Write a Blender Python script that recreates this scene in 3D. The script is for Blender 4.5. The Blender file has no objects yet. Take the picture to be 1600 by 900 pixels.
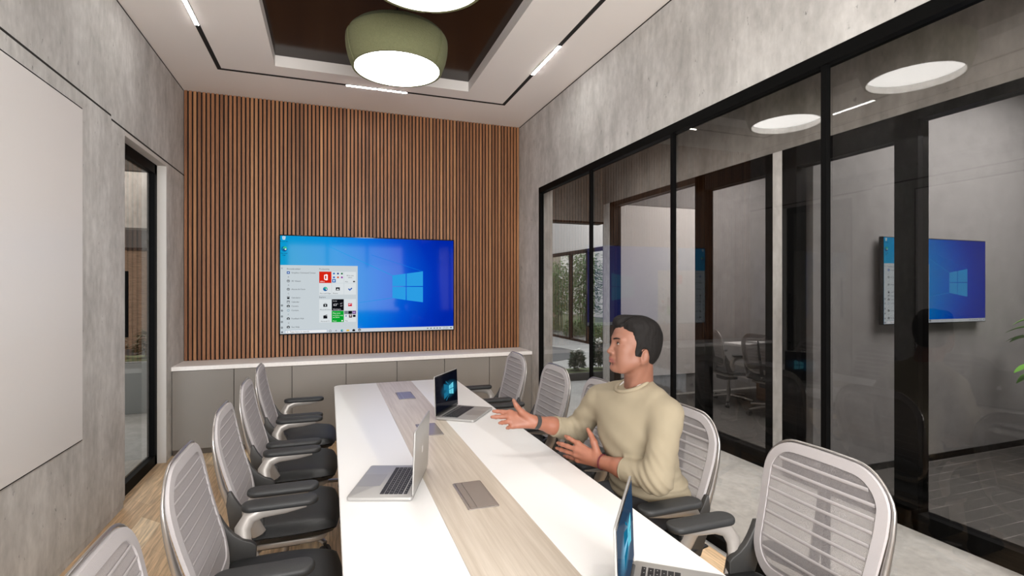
import bpy, bmesh, math, random
import numpy as np
from mathutils import Vector, Matrix
random.seed(7); rng = np.random.default_rng(7)
SC = bpy.context.scene
COL = SC.collection
PI = math.pi

# ------------------------------------------------------------------ camera, world, big lights, exposure
cam_d = bpy.data.cameras.new('camera'); cam_d.lens = 18.0; cam_d.sensor_width = 36.0
cam_d.clip_start = 0.02
cam = bpy.data.objects.new('camera', cam_d); COL.objects.link(cam)
YAW = math.atan(285/800)
cam.location = (0, 0, 1.5); cam.rotation_euler = (PI/2, 0, -YAW)
SC.camera = cam
vs = SC.view_settings
vs.view_transform = 'Standard'; vs.look = 'None'; vs.gamma = 1.0; vs.exposure = 0.0
try: vs.use_curve_mapping = False
except Exception: pass
SC.cycles.transparent_max_bounces = 24
SC.cycles.max_bounces = 10
SC.cycles.diffuse_bounces = 5
SC.cycles.caustics_reflective = False
SC.cycles.caustics_refractive = False

wd = bpy.data.worlds.new('sky'); SC.world = wd; wd.use_nodes = True
bg = wd.node_tree.nodes['Background']; bg.inputs[0].default_value = (0.86, 0.93, 1.0, 1); bg.inputs[1].default_value = 2.6

def area(name, loc, rot, sx, sy, power, color=(1, 1, 1), spread=PI):
    d = bpy.data.lights.new(name, 'AREA'); d.shape = 'RECTANGLE'; d.size = sx; d.size_y = sy
    d.energy = power; d.color = color; d.spread = spread
    o = bpy.data.objects.new(name, d); COL.objects.link(o); o.location = loc; o.rotation_euler = rot
    return o
# daylight fill added inside the assumed back window, tilted up to lift the ceiling
area('back_window_fill', (0.4, -1.42, 1.75), (PI/2+0.45, 0, 0), 2.6, 1.7, 256, (1.0, 0.975, 0.95))
# daylight in the open-topped atrium; fill added under the hall's closed ceiling
area('atrium_skylight', (4.6, 9.6, 4.3), (0, 0, 0), 4, 5, 260, (0.95, 0.98, 1.0))
area('hall_fill', (-3.6, 9.0, 3.33), (0, 0, 0), 2.5, 5, 260, (1.0, 0.95, 0.9))
# unseen area lights under the ceilings of the corridor and of the two rooms across it
area('corridor_light', (2.8, 2.6, 3.38), (0, 0, 0), 0.5, 5.5, 105, (1.0, 0.95, 0.9), 1.7)
area('office_light', (5.4, 4.6, 3.38), (0, 0, 0), 2.0, 2.0, 140, (1.0, 0.95, 0.92))
area('lounge_light', (5.3, 1.6, 3.38), (0, 0, 0), 2.0, 1.6, 210, (1.0, 0.97, 0.95))

def spot(name, loc, to, power, ang, blend, color):
    d = bpy.data.lights.new(name, 'SPOT'); d.energy = power; d.spot_size = math.radians(ang); d.spot_blend = blend; d.color = color; d.shadow_soft_size = 0.03
    o = bpy.data.objects.new(name, d); COL.objects.link(o); o.location = loc
    o.rotation_euler = (Vector(to)-Vector(loc)).to_track_quat('-Z', 'Y').to_euler(); return o
# unseen spot added at the ceiling track to throw the table's light patch
spot('table_patch_spot', (1.70, 0.95, 3.37), (0.78, 1.46, 0.74), 48, 19, 0.35, (1.0, 0.95, 0.88))

# ------------------------------------------------------------------ materials
MATS = {}
def newmat(name):
    m = bpy.data.materials.new(name); m.use_nodes = True
    nt = m.node_tree; return m, nt, nt.nodes, nt.links, nt.nodes['Principled BSDF']
def pm(name, col, rough=0.5, metal=0.0, spec=0.5, bump=0.0, bscale=60.0, var=0.0, vscale=6.0, coat=0.0, sss=0.0, sheen=0.0, stretch=(1, 1, 1)):
    if name in MATS: return MATS[name]
    m, nt, N, L, b = newmat(name)
    b.inputs['Base Color'].default_value = (*col, 1); b.inputs['Roughness'].default_value = rough
    b.inputs['Metallic'].default_value = metal; b.inputs['Specular IOR Level'].default_value = spec
    b.inputs['Coat Weight'].default_value = coat
    if sss:
        b.inputs['Subsurface Weight'].default_value = sss; b.inputs['Subsurface Radius'].default_value = (0.012, 0.005, 0.003)
        b.inputs['Subsurface Scale'].default_value = 1.0
    if sheen: b.inputs['Sheen Weight'].default_value = sheen
    tc = N.new('ShaderNodeTexCoord'); mp = N.new('ShaderNodeMapping'); mp.inputs['Scale'].default_value = stretch
    L.new(tc.outputs['Object'], mp.inputs[0])
    if var:
        n = N.new('ShaderNodeTexNoise'); n.inputs['Scale'].default_value = vscale; n.inputs['Detail'].default_value = 4
        L.new(mp.outputs[0], n.inputs['Vector'])
        mx = N.new('ShaderNodeMix'); mx.data_type = 'RGBA'
        mx.inputs['A'].default_value = (*[c*(1-var) for c in col], 1); mx.inputs['B'].default_value = (*[min(1, c*(1+var)) for c in col], 1)
        L.new(n.outputs['Fac'], mx.inputs['Factor']); L.new(mx.outputs['Result'], b.inputs['Base Color'])
    if bump:
        n2 = N.new('ShaderNodeTexNoise'); n2.inputs['Scale'].default_value = bscale; n2.inputs['Detail'].default_value = 3
        L.new(mp.outputs[0], n2.inputs['Vector'])
        bp = N.new('ShaderNodeBump'); bp.inputs['Strength'].default_value = bump; bp.inputs['Distance'].default_value = 0.01
        L.new(n2.outputs['Fac'], bp.inputs['Height']); L.new(bp.outputs[0], b.inputs['Normal'])
    MATS[name] = m; return m
def em(name, col, s=1.0):
    if name in MATS: return MATS[name]
    m = bpy.data.materials.new(name); m.use_nodes = True; nt = m.node_tree; nt.nodes.clear()
    e = nt.nodes.new('ShaderNodeEmission'); o = nt.nodes.new('ShaderNodeOutputMaterial')
    e.inputs[0].default_value = (*col, 1); e.inputs[1].default_value = s
    nt.links.new(e.outputs[0], o.inputs[0]); MATS[name] = m; return m
def srgb(r, g, b):
    f = lambda c: (c/255/12.92) if c/255 <= 0.04045 else ((c/255+0.055)/1.055)**2.4
    return (f(r), f(g), f(b))

def concrete(name, c0, c1, pits=1.0, horizontal=False):
    if name in MATS: return MATS[name]
    m, nt, N, L, b = newmat(name)
    tc = N.new('ShaderNodeTexCoord')
    mp = N.new('ShaderNodeMapping'); mp.inputs['Scale'].default_value = (1, 1, 1) if horizontal else (1.2, 1.2, 0.5)
    L.new(tc.outputs['Object'], mp.inputs[0])
    n1 = N.new('ShaderNodeTexNoise'); n1.inputs['Scale'].default_value = 3.6; n1.inputs['Detail'].default_value = 9; n1.inputs['Roughness'].default_value = 0.66
    L.new(mp.outputs[0], n1.inputs['Vector'])
    cr = N.new('ShaderNodeValToRGB'); e = cr.color_ramp.elements
    e[0].position = 0.34; e[0].color = (*c0, 1); e[1].position = 0.62; e[1].color = (*c1, 1)
    L.new(n1.outputs['Fac'], cr.inputs[0])
    n2 = N.new('ShaderNodeTexNoise'); n2.inputs['Scale'].default_value = 22; n2.inputs['Detail'].default_value = 6
    mp2 = N.new('ShaderNodeMapping'); mp2.inputs['Scale'].default_value = (1, 1, 1) if horizontal else (1, 1, 0.6)
    L.new(tc.outputs['Object'], mp2.inputs[0]); L.new(mp2.outputs[0], n2.inputs['Vector'])
    mr = N.new('ShaderNodeMapRange'); mr.inputs[1].default_value = 0.3; mr.inputs[2].default_value = 0.7; mr.inputs[3].default_value = 0.88; mr.inputs[4].default_value = 1.08
    L.new(n2.outputs['Fac'], mr.inputs[0])
    mu = N.new('ShaderNodeMix'); mu.data_type = 'RGBA'; mu.blend_type = 'MULTIPLY'; mu.inputs['Factor'].default_value = 1
    L.new(cr.outputs[0], mu.inputs['A']); L.new(mr.outputs[0], mu.inputs['B'])
    # faint vertical streaks left by the formwork
    mp4 = N.new('ShaderNodeMapping'); mp4.inputs['Scale'].default_value = (5, 5, 5) if horizontal else (9, 9, 0.9); L.new(tc.outputs['Object'], mp4.inputs[0])
    n4 = N.new('ShaderNodeTexNoise'); n4.inputs['Scale'].default_value = 1.6; n4.inputs['Detail'].default_value = 6; n4.inputs['Roughness'].default_value = 0.6
    L.new(mp4.outputs[0], n4.inputs['Vector'])
    sr = N.new('ShaderNodeMapRange'); sr.inputs[1].default_value = 0.35; sr.inputs[2].default_value = 0.6; sr.inputs[3].default_value = 0.93; sr.inputs[4].default_value = 1.02
    L.new(n4.outputs['Fac'], sr.inputs[0])
    mu0 = N.new('ShaderNodeMix'); mu0.data_type = 'RGBA'; mu0.blend_type = 'MULTIPLY'; mu0.inputs['Factor'].default_value = 1
    L.new(mu.outputs['Result'], mu0.inputs['A']); L.new(sr.outputs[0], mu0.inputs['B']); mu = mu0
    # scattered small pits
    mp3 = N.new('ShaderNodeMapping'); mp3.inputs['Scale'].default_value = (1, 1, 1) if horizontal else (1, 1, 0.5); L.new(tc.outputs['Object'], mp3.inputs[0])
    n3 = N.new('ShaderNodeTexNoise'); n3.inputs['Scale'].default_value = 19; n3.inputs['Detail'].default_value = 5; n3.inputs['Roughness'].default_value = 0.75
    L.new(mp3.outputs[0], n3.inputs['Vector'])
    pr = N.new('ShaderNodeMapRange'); pr.inputs[1].default_value = 0.64; pr.inputs[2].default_value = 0.70; pr.inputs[3].default_value = 1.0; pr.inputs[4].default_value = 1-0.5*pits
    L.new(n3.outputs['Fac'], pr.inputs[0])
    mu2 = N.new('ShaderNodeMix'); mu2.data_type = 'RGBA'; mu2.blend_type = 'MULTIPLY'; mu2.inputs['Factor'].default_value = 1
    L.new(mu.outputs['Result'], mu2.inputs['A']); L.new(pr.outputs[0], mu2.inputs['B'])
    L.new(mu2.outputs['Result'], b.inputs['Base Color'])
    b.inputs['Roughness'].default_value = 0.72; b.inputs['Specular IOR Level'].default_value = 0.3
    bp = N.new('ShaderNodeBump'); bp.inputs['Strength'].default_value = 0.35; bp.inputs['Distance'].default_value = 0.006
    L.new(pr.outputs[0], bp.inputs['Height']); L.new(bp.outputs[0], b.inputs['Normal'])
    MATS[name] = m; return m

def planks(name, cols, length=1.2, width=0.19, shear=0.9, rot=0.0, rough=0.45, grain=1.0, gap=0.35):
    m, nt, N, L, b = newmat(name)
    tc = N.new('ShaderNodeTexCoord'); sep = N.new('ShaderNodeSeparateXYZ')
    mp = N.new('ShaderNodeMapping'); mp.inputs['Rotation'].default_value = (0, 0, rot)
    L.new(tc.outputs['Object'], mp.inputs[0]); L.new(mp.outputs[0], sep.inputs[0])
    mad = N.new('ShaderNodeMath'); mad.operation = 'MULTIPLY_ADD'; mad.inputs[1].default_value = shear
    L.new(sep.outputs['X'], mad.inputs[0]); L.new(sep.outputs['Y'], mad.inputs[2])
    cmb = N.new('ShaderNodeCombineXYZ'); L.new(mad.outputs[0], cmb.inputs['X']); L.new(sep.outputs['X'], cmb.inputs['Y'])
    br = N.new('ShaderNodeTexBrick'); br.inputs['Scale'].default_value = 1.0
    br.inputs['Brick Width'].default_value = length; br.inputs['Row Height'].default_value = width
    br.inputs['Mortar Size'].default_value = 0.0012; br.inputs['Color1'].default_value = (0, 0, 0, 1); br.inputs['Color2'].default_value = (1, 1, 1, 1)
    br.inputs['Mortar'].default_value = (0.4, 0.4, 0.4, 1); br.offset = 0.37; br.inputs['Bias'].default_value = 0
    L.new(cmb.outputs[0], br.inputs['Vector'])
    cr = N.new('ShaderNodeValToRGB'); el = cr.color_ramp.elements
    el[0].color = (*cols[0], 1); el[1].color = (*cols[-1], 1)
    for i, c in enumerate(cols[1:-1]):
        x = el.new((i+1)/(len(cols)-1)); x.color = (*c, 1)
    L.new(br.outputs['Color'], cr.inputs[0])
    gm = N.new('ShaderNodeMapping'); gm.inputs['Scale'].default_value = (42, 2.6, 1); gm.inputs['Rotation'].default_value = (0, 0, rot)
    L.new(tc.outputs['Object'], gm.inputs[0])
    gn = N.new('ShaderNodeTexNoise'); gn.inputs['Scale'].default_value = 1.6; gn.inputs['Detail'].default_value = 5; gn.inputs['Distortion'].default_value = 0.6
    L.new(gm.outputs[0], gn.inputs['Vector'])
    mr = N.new('ShaderNodeMapRange'); mr.inputs[1].default_value = 0.3; mr.inputs[2].default_value = 0.7; mr.inputs[3].default_value = 1-0.28*grain; mr.inputs[4].default_value = 1+0.14*grain
    L.new(gn.outputs['Fac'], mr.inputs[0])
    mu = N.new('ShaderNodeMix'); mu.data_type = 'RGBA'; mu.blend_type = 'MULTIPLY'; mu.inputs['Factor'].default_value = 1
    L.new(cr.outputs[0], mu.inputs['A']); L.new(mr.outputs[0], mu.inputs['B'])
    mo = N.new('ShaderNodeMix'); mo.data_type = 'RGBA'; mo.blend_type = 'MULTIPLY'
    fm = N.new('ShaderNodeMath'); fm.operation = 'MULTIPLY'; fm.inputs[1].default_value = gap
    L.new(br.outputs['Fac'], fm.inputs[0]); L.new(fm.outputs[0], mo.inputs['Factor'])
    L.new(mu.outputs['Result'], mo.inputs['A']); mo.inputs['B'].default_value = (0.3, 0.3, 0.3, 1)
    L.new(mo.outputs['Result'], b.inputs['Base Color']); b.inputs['Roughness'].default_value = rough
    MATS[name] = m; return m

def grainwood(name, c0, c1, scale=(60, 3, 60), rough=0.45):
    if name in MATS: return MATS[name]
    m, nt, N, L, b = newmat(name)
    tc = N.new('ShaderNodeTexCoord'); mp = N.new('ShaderNodeMapping'); mp.inputs['Scale'].default_value = scale
    L.new(tc.outputs['Object'], mp.inputs[0])
    n = N.new('ShaderNodeTexNoise'); n.inputs['Scale'].default_value = 1.0; n.inputs['Detail'].default_value = 6; n.inputs['Roughness'].default_value = 0.6
    L.new(mp.outputs[0], n.inputs['Vector'])
    cr = N.new('ShaderNodeValToRGB'); e = cr.color_ramp.elements; e[0].position = 0.3; e[1].position = 0.7
    e[0].color = (*c0, 1); e[1].color = (*c1, 1)
    L.new(n.outputs['Fac'], cr.inputs[0]); L.new(cr.outputs[0], b.inputs['Base Color'])
    b.inputs['Roughness'].default_value = rough; MATS[name] = m; return m

def glass(name, tint, refl=1.0):
    if name in MATS: return MATS[name]
    m = bpy.data.materials.new(name); m.use_nodes = True; nt = m.node_tree; nt.nodes.clear(); N = nt.nodes; L = nt.links
    t = N.new('ShaderNodeBsdfTransparent'); t.inputs[0].default_value = (*tint, 1)
    g = N.new('ShaderNodeBsdfGlossy'); g.inputs['Roughness'].default_value = 0.02; g.inputs[0].default_value = (refl, refl, refl, 1)
    f = N.new('ShaderNodeFresnel'); f.inputs[0].default_value = 1.5
    mx = N.new('ShaderNodeMixShader'); o = N.new('ShaderNodeOutputMaterial')
    L.new(f.outputs[0], mx.inputs[0]); L.new(t.outputs[0], mx.inputs[1]); L.new(g.outputs[0], mx.inputs[2])
    # a pane is a closed slab: its exit face only lets the light through
    ge = N.new('ShaderNodeNewGeometry'); t2 = N.new('ShaderNodeBsdfTransparent'); m2 = N.new('ShaderNodeMixShader')
    L.new(ge.outputs['Backfacing'], m2.inputs[0]); L.new(mx.outputs[0], m2.inputs[1]); L.new(t2.outputs[0], m2.inputs[2]); L.new(m2.outputs[0], o.inputs[0])
    MATS[name] = m; return m

def meshfab(name, col, alpha):
    if name in MATS: return MATS[name]
    m = bpy.data.materials.new(name); m.use_nodes = True; nt = m.node_tree; N = nt.nodes; L = nt.links
    b = N['Principled BSDF']; b.inputs['Base Color'].default_value = (*col, 1); b.inputs['Roughness'].default_value = 0.7
    # woven net: tiny holes between the threads
    tc = N.new('ShaderNodeTexCoord'); mp = N.new('ShaderNodeMapping'); mp.inputs['Scale'].default_value = (1, 1, 1)
    L.new(tc.outputs['Object'], mp.inputs[0])
    v = N.new('ShaderNodeTexVoronoi'); v.inputs['Scale'].default_value = 620
    L.new(mp.outputs[0], v.inputs['Vector'])
    mr = N.new('ShaderNodeMapRange'); mr.inputs[1].default_value = 0.25; mr.inputs[2].default_value = 0.45
    mr.inputs[3].default_value = alpha-0.12; mr.inputs[4].default_value = min(1, alpha+0.12)
    L.new(v.outputs['Distance'], mr.inputs[0])
    lw = N.new('ShaderNodeLayerWeight'); lw.inputs[0].default_value = 0.42
    ad = N.new('ShaderNodeMath'); ad.operation = 'MULTIPLY_ADD'; ad.inputs[1].default_value = 0.95; ad.use_clamp = True
    L.new(lw.outputs['Facing'], ad.inputs[0]); L.new(mr.outputs[0], ad.inputs[2]); L.new(ad.outputs[0], b.inputs['Alpha'])
    MATS[name] = m; return m

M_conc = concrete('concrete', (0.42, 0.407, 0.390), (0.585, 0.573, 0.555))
M_conc_dark = concrete('concrete_darkened', (0.16, 0.147, 0.133), (0.245, 0.228, 0.21))  # corridor walls seen dim through tinted glass: dimness put into the colour
M_plaster = pm('grey_plaster', (0.24, 0.235, 0.235), 0.85, var=0.22, vscale=7)
M_white = pm('white_paint', (0.82, 0.78, 0.75), 0.8)
M_jamb = pm('pale_jamb', (0.55, 0.52, 0.49), 0.7)
M_black = pm('black_metal', (0.0035, 0.0035, 0.0035), 0.5, spec=0.04)
M_brownblk = pm('bronze_metal', (0.018, 0.011, 0.008), 0.5, spec=0.2)
M_floor = planks('oak_chevron', [srgb(186, 152, 116), srgb(222, 192, 154), srgb(204, 172, 134), srgb(238, 214, 178)], 0.50, 0.145, 1.0, 0.0, 0.45, 1.5)
M_stone = concrete('pale_stone', (0.27, 0.265, 0.25), (0.345, 0.338, 0.322), 0.5, True)
def carpet():
    m, nt, N, L, b = newmat('carpet_plank'); tc = N.new('ShaderNodeTexCoord')
    mp = N.new('ShaderNodeMapping'); mp.inputs['Scale'].default_value = (0.8, 9.5, 1); L.new(tc.outputs['Object'], mp.inputs[0])
    sp = N.new('ShaderNodeSeparateXYZ'); L.new(mp.outputs[0], sp.inputs[0])
    fr = N.new('ShaderNodeMath'); fr.operation = 'FRACT'; L.new(sp.outputs['Y'], fr.inputs[0])
    lt = N.new('ShaderNodeMath'); lt.operation = 'LESS_THAN'; lt.inputs[1].default_value = 0.034; L.new(fr.outputs[0], lt.inputs[0])
    fl = N.new('ShaderNodeMath'); fl.operation = 'FLOOR'; L.new(sp.outputs['Y'], fl.inputs[0])
    cb = N.new('ShaderNodeCombineXYZ'); L.new(sp.outputs['X'], cb.inputs[0]); L.new(fl.outputs[0], cb.inputs[1])
    n = N.new('ShaderNodeTexNoise'); n.inputs['Scale'].default_value = 3.1; n.inputs['Detail'].default_value = 3; L.new(cb.outputs[0], n.inputs['Vector'])
    gt = N.new('ShaderNodeMapRange'); gt.inputs[1].default_value = 0.42; gt.inputs[2].default_value = 0.68; L.new(n.outputs['Fac'], gt.inputs[0])
    mu = N.new('ShaderNodeMath'); mu.operation = 'MULTIPLY'; L.new(lt.outputs[0], mu.inputs[0]); L.new(gt.outputs[0], mu.inputs[1])
    mx = N.new('ShaderNodeMix'); mx.data_type = 'RGBA'; mx.inputs['A'].default_value = (0.062, 0.058, 0.054, 1); mx.inputs['B'].default_value = (0.42, 0.40, 0.385, 1)
    L.new(mu.outputs[0], mx.inputs['Factor']); L.new(mx.outputs['Result'], b.inputs['Base Color']); b.inputs['Roughness'].default_value = 0.9; return m
M_carpet = carpet()
M_slat = grainwood('walnut_slat', srgb(116, 72, 43), srgb(170, 114, 72), (40, 40, 1.2), 0.5)
M_slat2 = grainwood('walnut_slat_dark', srgb(102, 62, 37), srgb(150, 98, 60), (40, 40, 1.2), 0.5)
M_slat3 = grainwood('walnut_slat_light', srgb(134, 88, 55), srgb(186, 133, 88), (40, 40, 1.2), 0.5)
M_felt = pm('black_felt', (0.008, 0.006, 0.005), 0.9)
M_recess = pm('dark_lacquer', (0.016, 0.0075, 0.004), 0.16, spec=0.25)
M_glass = glass('tinted_glass', (0.60, 0.59, 0.58), 0.9)
M_glass2 = glass('corridor_glass', (0.74, 0.73, 0.72), 0.6)
M_glass3 = glass('clear_glass', (0.88, 0.88, 0.86), 0.6)
M_tabw = pm('white_laminate', (0.79, 0.785, 0.78), 0.30, spec=0.4)
M_tabwood = grainwood('ash_veneer', srgb(178, 166, 151), srgb(203, 193, 180), (70, 2.4, 70), 0.35)
M_taupe = pm('taupe_metal', (0.30, 0.265, 0.24), 0.25, metal=0.25)
M_taupe2 = pm('taupe_metal_dark', (0.13, 0.115, 0.10), 0.3, metal=0.3)
M_cab = pm('taupe_lacquer', (0.245, 0.225, 0.205), 0.5)
M_cabdark = pm('cabinet_gap', (0.05, 0.045, 0.04), 0.7)
M_top = pm('white_terrazzo', (0.90, 0.875, 0.855), 0.45, var=0.08, vscale=60)
M_board = pm('white_board', (0.70, 0.68, 0.67), 0.35, spec=0.35)
M_fab = pm('grey_knit', (0.42, 0.395, 0.40), 0.8, bump=0.15, bscale=400)
M_net = meshfab('grey_net', (0.34, 0.318, 0.322), 0.30)
M_silver = pm('polished_silver', (0.42, 0.40, 0.385), 0.28, metal=0.9)
M_armgrey = pm('arm_grey', (0.40, 0.37, 0.345), 0.35, metal=0.25)
M_char = pm('charcoal_plastic', (0.045, 0.044, 0.043), 0.5)
M_seat = pm('black_leather', (0.018, 0.019, 0.020), 0.48, bump=0.1, bscale=250)
M_pad = pm('black_pad', (0.022, 0.023, 0.024), 0.55, bump=0.12, bscale=300)
M_alu = pm('space_grey', (0.40, 0.392, 0.382), 0.36, metal=0.35)
M_key = pm('black_key', (0.012, 0.012, 0.014), 0.5)
M_scrblk = pm('screen_black', (0.004, 0.004, 0.005), 0.12)
M_legend = pm('key_legend', (0.7, 0.7, 0.7), 0.6)
M_green = pm('green_felt', (0.145, 0.15, 0.075), 0.95, bump=0.5, bscale=160, var=0.16, vscale=90)
M_green2 = pm('green_felt_dark', (0.075, 0.082, 0.042), 0.95, bump=0.5, bscale=160)

# ------------------------------------------------------------------ mesh builder
WM = {}
def wmat(o): return WM.get(o.name, Matrix.Identity(4))
class MB:
    def __init__(s): s.v = []; s.f = []; s.mi = []; s.cur = 0
    def add(s, vs, fs):
        b = len(s.v); s.v += [tuple(v) for v in vs]; s.f += [tuple(i+b for i in f) for f in fs]; s.mi += [s.cur]*len(fs); return s
    def bm(s, bm, M=None):
        bm.verts.index_update()
        s.add([(M @ v.co if M else v.co) for v in bm.verts], [[v.index for v in f.verts] for f in bm.faces]); bm.free(); return s
    def box(s, x0, x1, y0, y1, z0, z1, bev=0.0, seg=2, M=None):
        bm = bmesh.new(); bmesh.ops.create_cube(bm, size=1)
        for v in bm.verts: v.co = ((x0+x1)/2+v.co.x*(x1-x0), (y0+y1)/2+v.co.y*(y1-y0), (z0+z1)/2+v.co.z*(z1-z0))
        if bev: bmesh.ops.bevel(bm, geom=bm.edges[:], offset=bev, segments=seg, affect='EDGES', profile=0.5)
        return s.bm(bm, M)
    def prism(s, pts, z0, z1, bev=0.0, M=None):      # polygon in xy, extruded in z
        bm = bmesh.new(); a = [bm.verts.new((x, y, z0)) for x, y in pts]
        f = bm.faces.new(a); r = bmesh.ops.extrude_face_region(bm, geom=[f])
        for e in r['geom']:
            if isinstance(e, bmesh.types.BMVert): e.co.z = z1
        bmesh.ops.recalc_face_normals(bm, faces=bm.faces[:])
        if bev:
            ed = [e for e in bm.edges if abs(e.verts[0].co.z-e.verts[1].co.z) < 1e-6]
            bmesh.ops.bevel(bm, geom=ed, offset=bev, segments=3, affect='EDGES', profile=0.5)
        return s.bm(bm, M)
    def lathe(s, prof, c=(0, 0, 0), n=48, M=None, close=False):
        vs = []; fs = []; k = len(prof)
        for i in range(n):
            a = 2*PI*i/n
            for r, z in prof: vs.append(Vector((c[0]+r*math.cos(a), c[1]+r*math.sin(a), c[2]+z)))
        for i in range(n):
            j = (i+1) % n
            for q in range(k-1): fs.append((i*k+q, j*k+q, j*k+q+1, i*k+q+1))
        if close:
            fs.append([i*k for i in range(n)][::-1]); fs.append([i*k+k-1 for i in range(n)])
        if M: vs = [M @ v for v in vs]
        return s.add(vs, fs)
    def tube(s, pts, r, n=10, flat=1.0, up=Vector((0, 0, 1)), close=False):   # r number or list; flat scales the second axis
        pts = [Vector(p) for p in pts]; k = len(pts); rs = r if isinstance(r, (list, tuple)) else [r]*k
        vs = []; fs = []
        for i, p in enumerate(pts):
            if close: t = pts[(i+1) % k]-pts[i-1]
            else: t = pts[min(i+1, k-1)]-pts[max(i-1, 0)]
            t.normalize(); a = t.cross(up)
            if a.length < 1e-3: a = t.cross(Vector((1, 0, 0)))
            a.normalize(); b = a.cross(t)
            for q in range(n):
                g = 2*PI*q/n; vs.append(p+a*(rs[i]*math.cos(g))+b*(rs[i]*flat*math.sin(g)))
        for i in range(k if close else k-1):
            j = (i+1) % k
            for q in range(n): fs.append((i*n+q, i*n+(q+1) % n, j*n+(q+1) % n, j*n+q))
        if not close: fs.append(list(range(n))[::-1]); fs.append([(k-1)*n+q for q in range(n)])
        return s.add(vs, fs)
    def quad(s, a, b, c, d): return s.add([a, b, c, d], [(0, 1, 2, 3)])
    def ball(s, c, r, seg=16, M=None):
        bm = bmesh.new(); bmesh.ops.create_uvsphere(bm, u_segments=seg, v_segments=max(6, seg*2//3), radius=1)
        rr = r if isinstance(r, (tuple, list)) else (r, r, r)
        for v in bm.verts: v.co = (c[0]+v.co.x*rr[0], c[1]+v.co.y*rr[1], c[2]+v.co.z*rr[2])
        return s.bm(bm, M)
    def build(s, name, mat, parent=None, local=False, smooth=40, kind=None, label=None, fixn=True):
        me = bpy.data.meshes.new(name); vs = s.v
        if parent is not None and not local:
            I = wmat(parent).inverted(); vs = [tuple(I @ Vector(v)) for v in vs]
        me.from_pydata(vs, [], s.f); me.update()
        for m in (mat if isinstance(mat, (list, tuple)) else [mat]): me.materials.append(m)
        if any(s.mi): me.polygons.foreach_set('material_index', s.mi)
        if fixn:
            bm = bmesh.new(); bm.from_mesh(me); bmesh.ops.recalc_face_normals(bm, faces=bm.faces[:]); bm.to_mesh(me); bm.free()
        if smooth:
            me.shade_smooth(); me.set_sharp_from_angle(angle=math.radians(smooth))
        o = bpy.data.objects.new(name, me); COL.objects.link(o)
        if parent is not None: o.parent = parent; WM[o.name] = wmat(parent)
        if kind: o['kind'] = kind
        if label: o['label'] = label
        return o
def tag(o, label, cat, group=None):
    o['label'] = label; o['category'] = cat
    if group: o['group'] = group
    return o
def thing(name, label, cat, loc=(0, 0, 0), rz=0.0, group=None):
    o = bpy.data.objects.new(name, None); COL.objects.link(o); o.empty_display_size = 0.1
    o.location = loc; o.rotation_euler = (0, 0, rz)
    WM[o.name] = Matrix.Translation(loc) @ Matrix.Rotation(rz, 4, 'Z')
    return tag(o, label, cat, group)
def sempty(name, loc=(0, 0, 0)):
    o = bpy.data.objects.new(name, None); COL.objects.link(o); o.location = loc; o['kind'] = 'structure'
    WM[o.name] = Matrix.Translation(loc); return o
def struct(name, mb, mat, parent=None, smooth=0): return mb.build(name, mat, parent, smooth=smooth, kind='structure' if parent is None else None)
def dup(root, loc, rz, label, group=None):
    r = root.copy(); COL.objects.link(r); r.location = loc; r.rotation_euler = (0, 0, rz); r['label'] = label
    if group: r['group'] = group
    WM[r.name] = Matrix.Translation(loc) @ Matrix.Rotation(rz, 4, 'Z')
    def rec(src, dst):
        for ch in list(src.children):
            c = ch.copy(); COL.objects.link(c); c.parent = dst; WM[c.name] = wmat(dst); rec(ch, c)
    rec(root, r); return r
def rrect(x0, x1, y0, y1, r, n=6):
    pts = []
    for cx, cy, a0 in ((x1-r, y1-r, 0), (x0+r, y1-r, PI/2), (x0+r, y0+r, PI), (x1-r, y0+r, 1.5*PI)):
        for i in range(n+1):
            a = a0+PI/2*i/n; pts.append((cx+r*math.cos(a), cy+r*math.sin(a)))
    return pts

# ------------------------------------------------------------------ the room shell
XL, XR, YF, YB, ZC = -1.32, 2.117, 5.70, -1.5, 3.40
struct('floor', MB().box(XL-0.12, 2.08, YB, YF, -0.1, 0.0), M_floor)
struct('floor_corridor', MB().box(2.08, 3.41, YB, 6.0, -0.1, 0.0).box(2.08, 7.6, 6.0, 17.0, -0.1, 0.0), M_stone)
struct('floor_hall', MB().box(-8.5, XL-0.12, 1.5, 17.0, -0.1, 0.0), M_stone)
struct('floor_office', MB().box(3.41, 8.0, YB, 6.0, -0.1, 0.0), M_carpet)

# wall with the whiteboard and the glass door: two slabs either side of the doorway, upper band over a shadow gap
DY0, DY1, JZ = 4.19, 5.14, 2.583
wl = MB()
wl.box(XL-0.14, XL, YB, 3.96, 0.05, 2.600).box(XL-0.14, XL, 3.96, DY0, 0.05, JZ-0.006).box(XL-0.14, XL, DY1, YF, 0.05, JZ-0.006)
wl.box(XL-0.14, XL-0.008, YB, DY0, 0.0, 0.05).box(XL-0.14, XL-0.008, DY1, YF, 0.0, 0.05)
wl.box(XL-0.14, XL, YB, 3.96, 2.614, ZC).box(XL-0.14, XL, 3.96, YF, JZ+0.008, ZC)
struct('wall_left', wl, M_conc)
struct('trim_1', MB().box(XL-0.10, XL-0.0015, YB, 3.96, 2.600, 2.614).box(XL-0.10, XL-0.0015, 3.96, YF, JZ-0.006, JZ+0.008), M_felt)
dl = sempty('door_1', (XL-0.07, (DY0+DY1)/2, 0))
fr = MB(); DX0, DX1 = XL-0.125, XL-0.068
fr.box(DX0, DX1, DY0-0.0, DY0+0.06, 0, 2.545).box(DX0, DX1, DY1-0.062, DY1, 0, 2.545).box(DX0, DX1, DY0, DY1, 2.465, 2.545).box(DX0, DX1, DY0, DY1, 0, 0.085)
fr.build('door_frame', M_black, dl, smooth=0)
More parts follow.
